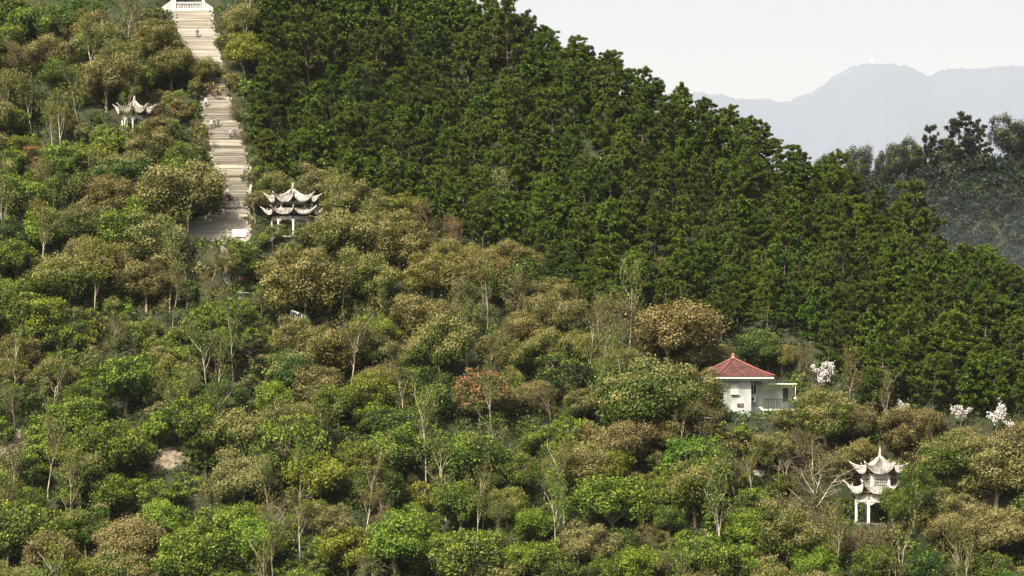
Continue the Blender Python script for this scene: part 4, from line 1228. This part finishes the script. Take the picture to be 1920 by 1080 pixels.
c = ground(1412, 888); keep &= ~((np.abs(ux - c.x) < 2.6) & (np.abs(uy - c.y) < .8))
ux, uy, lx, ly = ux[keep], uy[keep], lx[keep], ly[keep]
uz = height(ux, uy)
per = 7
n = len(ux)
uh = np.clip(vnoise(ux / 3.1, uy / 3.1) + .12, 0, 1) * 4.2
uh = uh * np.clip((np.abs(ux - np.interp(uy, Sarr[:, 1], Sarr[:, 0])) - 4) / 3, 0, 1) * np.clip((np.hypot(lx - 1, ly) - 7) / 6, 0, 1) * np.clip((np.hypot(ux - P_OCT.x, uy - P_OCT.y) - 5) / 3, .2, 1)
C = np.repeat(np.stack([ux, uy, uz], -1), per, 0) + np.stack([ru.normal(size=n * per) * .45, ru.normal(size=n * per) * .45, np.abs(ru.normal(size=n * per)) * .5 + .05 + np.repeat(uh, per) * ru.uniform(.55, 1, n * per)], -1)
ub = MB()
s = ru.uniform(.25, .6, n * per)
ub.quads(C, ru.normal(size=(n * per, 3)) * .8 + np.array([0, -.3, .7]), s, s * .55, 0, np.repeat((ru.random(n) < .25) * ru.random(n) * .6, per), ru.random(n * per), ru)
o = ub.obj('undergrowth', M['leaf_green'])
o.color = (.030, .050, .007, 1)
tag(o, 'low green and dry brown undergrowth covering the forest floor', kind='stuff')

# ------------------------------------------------------------------ the shaded hill beyond the ridge
rm = np.random.default_rng(44)
mb = MB()
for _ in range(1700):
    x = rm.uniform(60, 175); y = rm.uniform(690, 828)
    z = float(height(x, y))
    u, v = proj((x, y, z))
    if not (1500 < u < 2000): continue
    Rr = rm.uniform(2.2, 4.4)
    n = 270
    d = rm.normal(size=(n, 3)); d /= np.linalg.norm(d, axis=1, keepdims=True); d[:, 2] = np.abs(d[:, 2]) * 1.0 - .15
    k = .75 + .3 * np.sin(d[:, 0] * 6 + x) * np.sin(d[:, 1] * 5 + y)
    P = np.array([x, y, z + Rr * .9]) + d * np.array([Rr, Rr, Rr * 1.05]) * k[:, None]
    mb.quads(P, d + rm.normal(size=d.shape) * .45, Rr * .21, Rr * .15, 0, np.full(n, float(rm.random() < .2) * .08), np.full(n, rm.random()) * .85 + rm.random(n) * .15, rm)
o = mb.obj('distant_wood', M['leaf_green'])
o.color = (.010, .017, .011, 1)  # leaves darkened: the hill's cloud shade is put into this colour
tag(o, 'mixed wood toned dark for cloud shade, clothing the misty hill beyond the ridge', kind='stuff')
FARTREES = [('ever', 1552, 272, 52, 'deep'), ('ever', 1606, 270, 56, 'deep'), ('bare', 1632, 262, 40, 'brown'), ('ever', 1690, 262, 52, 'deep'), ('ever', 1716, 264, 44, 'deep'), ('pine', 1744, 254, 42, 'deep'), ('pine', 1796, 250, 70, 'deep'), ('ever', 1776, 268, 46, 'deep'), ('ever', 1884, 244, 74, 'deep'), ('pine', 1840, 262, 46, 'deep'), ('ever', 1925, 258, 60, 'deep'), ('ever', 1660, 272, 44, 'deep')]
FLAB = ['small isolated round tree at the far end of the misty hill', 'round tree beside a leafless one on the misty hill', 'leafless twiggy tree on the crest of the misty hill', 'low rounded tree midway along the misty hill crest', 'rounded tree touching a small conifer on the misty crest', 'small pointed conifer on the misty hill crest', 'tallest spreading pine on the misty hill crest', 'low round tree under the tallest pine of the misty crest', 'large dome shaped dark tree on the misty crest', 'conifer between tallest pine and large dark dome tree', 'dark round tree at the frame edge on the misty crest', 'low tree between leafless tree and rounded trees on misty crest']
for (kind, u, v, w, tint), lab in zip(FARTREES, FLAB):
    y = 803.0
    D = w * y / F
    pr = PROTO[kind][0]
    x = (u - 960) / F * y
    z = float(height(x, y))
    top = (HOR - (v - w * .42)) / F * y
    zs = max(.6, min(1.9, (top - z) / (pr[3] * D / pr[2])))
    r_ = plant(kind, Vector((x, y, z)), D, tint, lab, None, zs, rm)
    for ch in r_.children: ch.color = (.010, .015, .010, 1)  # crest trees carry the same painted cloud shade
    INFO.pop()

# ------------------------------------------------------------------ people
def make_person(name, pose, shirt, trousers):
    J = dict(hip=(0, 0, .92), waist=(0, 0, 1.08), chest=(0, 0, 1.32), neck=(0, -.01, 1.47), jaw=(0, -.03, 1.56), crown=(0, -.01, 1.68),
             shl=(-.17, 0, 1.40), ell=(-.24, .02, 1.13), wrl=(-.25, -.08, .90), hal=(-.25, -.10, .80), shr=(.17, 0, 1.40), elr=(.24, .02, 1.13), wrr=(.25, -.08, .90), har=(.25, -.10, .80),
             hpl=(-.09, 0, .88), knl=(-.10, -.02, .48), anl=(-.10, .02, .08), tol=(-.11, -.14, .03), hpr=(.09, 0, .88), knr=(.10, -.02, .48), anr=(.10, .02, .08), tor=(.11, -.14, .03))
    if pose == 'walk':
        J.update(knl=(-.10, -.20, .52), anl=(-.10, -.24, .12), tol=(-.11, -.40, .08), knr=(.10, .04, .48), anr=(.10, .26, .14), tor=(.11, .14, .04), ell=(-.22, .14, 1.16), wrl=(-.22, .06, .94), hal=(-.22, .03, .85), elr=(.23, -.10, 1.15), wrr=(.20, -.28, 1.02), har=(.19, -.35, .98))
    if pose == 'sit':
        dz = -.47
        for k_ in ('hip', 'waist', 'chest', 'neck', 'jaw', 'crown', 'shl', 'ell', 'wrl', 'hal', 'shr', 'elr', 'wrr', 'har', 'hpl', 'hpr'):
            J[k_] = (J[k_][0], J[k_][1] - (.12 if k_ in ('chest', 'neck', 'jaw', 'crown', 'shl', 'shr') else .03), J[k_][2] + dz)
        J.update(knl=(-.13, -.44, .50), anl=(-.12, -.40, .08), tol=(-.12, -.56, .03), knr=(.13, -.44, .50), anr=(.12, -.40, .08), tor=(.12, -.56, .03), ell=(-.24, -.18, .62), wrl=(-.16, -.38, .60), hal=(-.10, -.45, .58), elr=(.24, -.18, .62), wrr=(.16, -.38, .60), har=(.10, -.45, .58))
    rad = dict(hip=.145, waist=.125, chest=.15, neck=.058, jaw=.085, crown=.085, shl=.072, shr=.072, ell=.045, elr=.045, wrl=.032, wrr=.032, hal=.042, har=.042, hpl=.095, hpr=.095, knl=.062, knr=.062, anl=.045, anr=.045, tol=.04, tor=.04)
    E = [('hip', 'waist'), ('waist', 'chest'), ('chest', 'neck'), ('neck', 'jaw'), ('jaw', 'crown'), ('chest', 'shl'), ('shl', 'ell'), ('ell', 'wrl'), ('wrl', 'hal'), ('chest', 'shr'), ('shr', 'elr'), ('elr', 'wrr'), ('wrr', 'har'), ('hip', 'hpl'), ('hpl', 'knl'), ('knl', 'anl'), ('anl', 'tol'), ('hip', 'hpr'), ('hpr', 'knr'), ('knr', 'anr'), ('anr', 'tor')]
    ks = list(J)
    me = bpy.data.meshes.new('skeleton')
    me.from_pydata([J[k_] for k_ in ks], [(ks.index(a), ks.index(c)) for a, c in E], [])
    ob = bpy.data.objects.new('skeleton', me); col.objects.link(ob)
    sk = ob.modifiers.new('skin', 'SKIN')
    lay = me.skin_vertices[0].data if len(me.skin_vertices) else None
    if lay is None:
        bm_ = __import__('bmesh').new(); bm_.from_mesh(me); bm_.verts.layers.skin.verify(); bm_.to_mesh(me); bm_.free(); lay = me.skin_vertices[0].data
    for i, k_ in enumerate(ks):
        lay[i].radius = (rad[k_], rad[k_] * (.75 if k_ in ('hip', 'waist', 'chest') else 1)); lay[i].use_root = (k_ == 'hip')
    sb = ob.modifiers.new('sub', 'SUBSURF'); sb.levels = 1; sb.render_levels = 1
    dg = bpy.context.evaluated_depsgraph_get()
    out = bpy.data.meshes.new_from_object(ob.evaluated_get(dg))
    bpy.data.objects.remove(ob)
    out.name = name
    out.materials.clear()
    for m in (M['skin'], flat('shirt_cloth', shirt), flat('trouser_cloth', trousers)): out.materials.append(m)
    seg = [(a, c, np.array(J[a]), np.array(J[c])) for a, c in E]
    for p in out.polygons:
        q = np.array(p.center); best = None
        for a, c, A, Bv in seg:
            t_ = np.clip(np.dot(q - A, Bv - A) / max(1e-6, np.dot(Bv - A, Bv - A)), 0, 1)
            d = np.linalg.norm(q - A - (Bv - A) * t_)
            if best is None or d < best[0]: best = (d, a, c, t_)
        _, a, c, t_ = best
        pr = a + c
        p.material_index = 0 if ('jaw' in pr or c in ('hal', 'har') or (c == 'neck' and t_ > .7)) else (2 if any(s_ in pr for s_ in ('hp', 'kn', 'an', 'to')) else 1)
        p.use_smooth = True
    hd = np.array(J['crown']) * .6 + np.array(J['jaw']) * .4
    hb = MB(); hb.lathe([(.10, -.02), (.112, .03), (.10, .085), (.065, .125), (.01, .14)], (hd[0], hd[1] + .02, hd[2]), 10)
    return out, hb.mesh('hair', M['hair'])

NAVY, WHITE, BLACK, DK, RED, GREY, GRN = (.02, .03, .065), (.45, .45, .45), (.012, .012, .014), (.035, .035, .04), (.62, .13, .08), (.20, .21, .22), (.06, .075, .05)
def person(u, v, pose, shirt, trousers, label, rz=0.0, on_stair=True, sc_=1.0):
    pm, hm = make_person('body', pose, shirt, trousers)
    if on_stair:
        # stand on the tread seen at this row
        best = None
        for i in range(nst):
            z = Sarr[0, 2] + (i + 1) * rise
            y = np.interp(z - rise * .5, Sarr[:, 2], Sarr[:, 1]) + .12
            e = abs(HOR - F * z / y - v)
            if best is None or e < best[0]: best = (e, y, z)
        y, z = best[1], best[2]
        p = Vector(((u - 960) / F * y, y, z))
    else:
        p = ground(u, v); p.z += .05
    t = thing('person', label, 'person', p, rz, 'people on the stairway and paths')
    t.scale = (sc_,) * 3
    link('body', pm, t); link('hair', hm, t)
    return t
person(370, 71, 'stand', NAVY, NAVY, 'person in dark navy standing alone near the stairway head')
person(386, 201, 'stand', WHITE, DK, 'person in white top alone on the upper middle stairway', .3)
person(397, 244, 'stand', WHITE, DK, 'person in white walking beside two people in dark green', .6)
person(402, 242, 'walk', GRN, DK, 'person in dark green between the white top and the railing side', 2.9)
person(409, 240, 'stand', GRN, BLACK, 'second person in dark green of the three on the stairway', .4)
person(432, 260, 'stand', GREY, BLACK, 'person in grey top and black trousers by the stairway side', .2)
person(440, 261, 'walk', DK, BLACK, 'person in dark clothes walking next to the grey top', 2.6)
person(397, 333, 'sit', WHITE, GREY, 'seated person in cream top at the middle stairway edge', .5)
person(407, 333, 'stand', WHITE, DK, 'person in white shirt standing by the seated cream top', .2)
person(425, 371, 'stand', WHITE, DK, 'person in white standing behind someone in black')
person(429, 377, 'sit', BLACK, BLACK, 'person in black crouching on the lower stairway', 1.2)
person(449, 541, 'walk', RED, BLACK, 'person in orange red jacket walking along the lower path', 1.2, False)
person(444, 540, 'walk', DK, DK, 'person in dark clothes behind the orange red jacket', 1.2, False)
person(597, 592, 'stand', WHITE, GREY, 'person in pale clothes standing by the green railing', .4, False)

# ------------------------------------------------------------------ labels for the trees: nth of its kind from one landmark towards another
LAND = [
    (1410, 715, 'red roofed house'), (547, 390, 'octagonal pavilion'), (1640, 915, 'hexagonal pavilion'), (250, 212, 'half hidden pavilion'), (350, 10, 'white balustrade'), (449, 437, 'white signboard'),
    (900, 725, 'salmon red tree'), (1870, 783, 'densest white magnolia'), (1525, 880, 'big bare tree'), (318, 858, 'bare earth patch'), (92, 870, 'twin pale trunks'), (655, 680, 'long pale trunk'),
    (947, 370, 'dead pale trunk'), (940, 5, 'top of the skyline'), (1910, 490, 'foot of the skyline'), (1420, 250, 'middle of the skyline'), (150, 490, 'golden layered tree'), (386, 828, 'lone dark conifer'),
    (740, 1000, 'broadest bright green tree'), (1357, 970, 'slim white trunk'), (430, 300, 'middle stairway'), (1208, 722, 'huge olive tree'), (82, 422, 'round bright green tree'), (1250, 600, 'huge tan tree'),
]
ORD = 'first second third fourth fifth sixth seventh eighth ninth tenth eleventh twelfth thirteenth fourteenth fifteenth sixteenth seventeenth eighteenth nineteenth twentieth'.split()
LP = np.array([(l[0], l[1]) for l in LAND], float)
buckets = {}
for rec in INFO:
    root, kind, tint, u, v, D, hh, label = rec
    if label: continue
    d = np.hypot(LP[:, 0] - u, LP[:, 1] - v)
    a = int(np.argmin(d))
    dirv = np.array([u, v]) - LP[a]; dirv /= np.linalg.norm(dirv) + 1e-6
    best = None
    for j in range(len(LAND)):
        if j == a: continue
        w = LP[j] - LP[a]; L = np.linalg.norm(w)
        c_ = np.dot(w / L, dirv) - L / 6000
        if best is None or c_ > best[0]: best = (c_, j)
    noun = KIND[kind][1]
    nm = (CNAME[tint] + ' ') if kind not in ('bare', 'bare_wide', 'thicket', 'magnolia', 'slender') else ''
    if kind in ('bush', 'bush_tan', 'thicket', 'dome_small', 'leafy_small'): pass
    where = LAND[best[1]][2] if best[0] > .55 else None
    if where is None:
        side = ('uphill' if dirv[1] < -.5 else 'downhill' if dirv[1] > .5 else ('towards the lower ridge' if dirv[0] > 0 else 'on the stairway side'))
    buckets.setdefault((nm + noun, a, where or side, where is not None), []).append((d[a], rec))
for (nm, a, where, isl), L in buckets.items():
    L.sort(key=lambda t: t[0])
    for i, (dd, rec) in enumerate(L):
        o_ = (ORD[i] + ' ') if len(L) > 1 else ''
        A = LAND[a][2]
        txt = f'{o_}{nm} from {A} towards {where}' if isl else f'{o_}{nm} {where} from {A}'
        rec[0]['label'] = txt
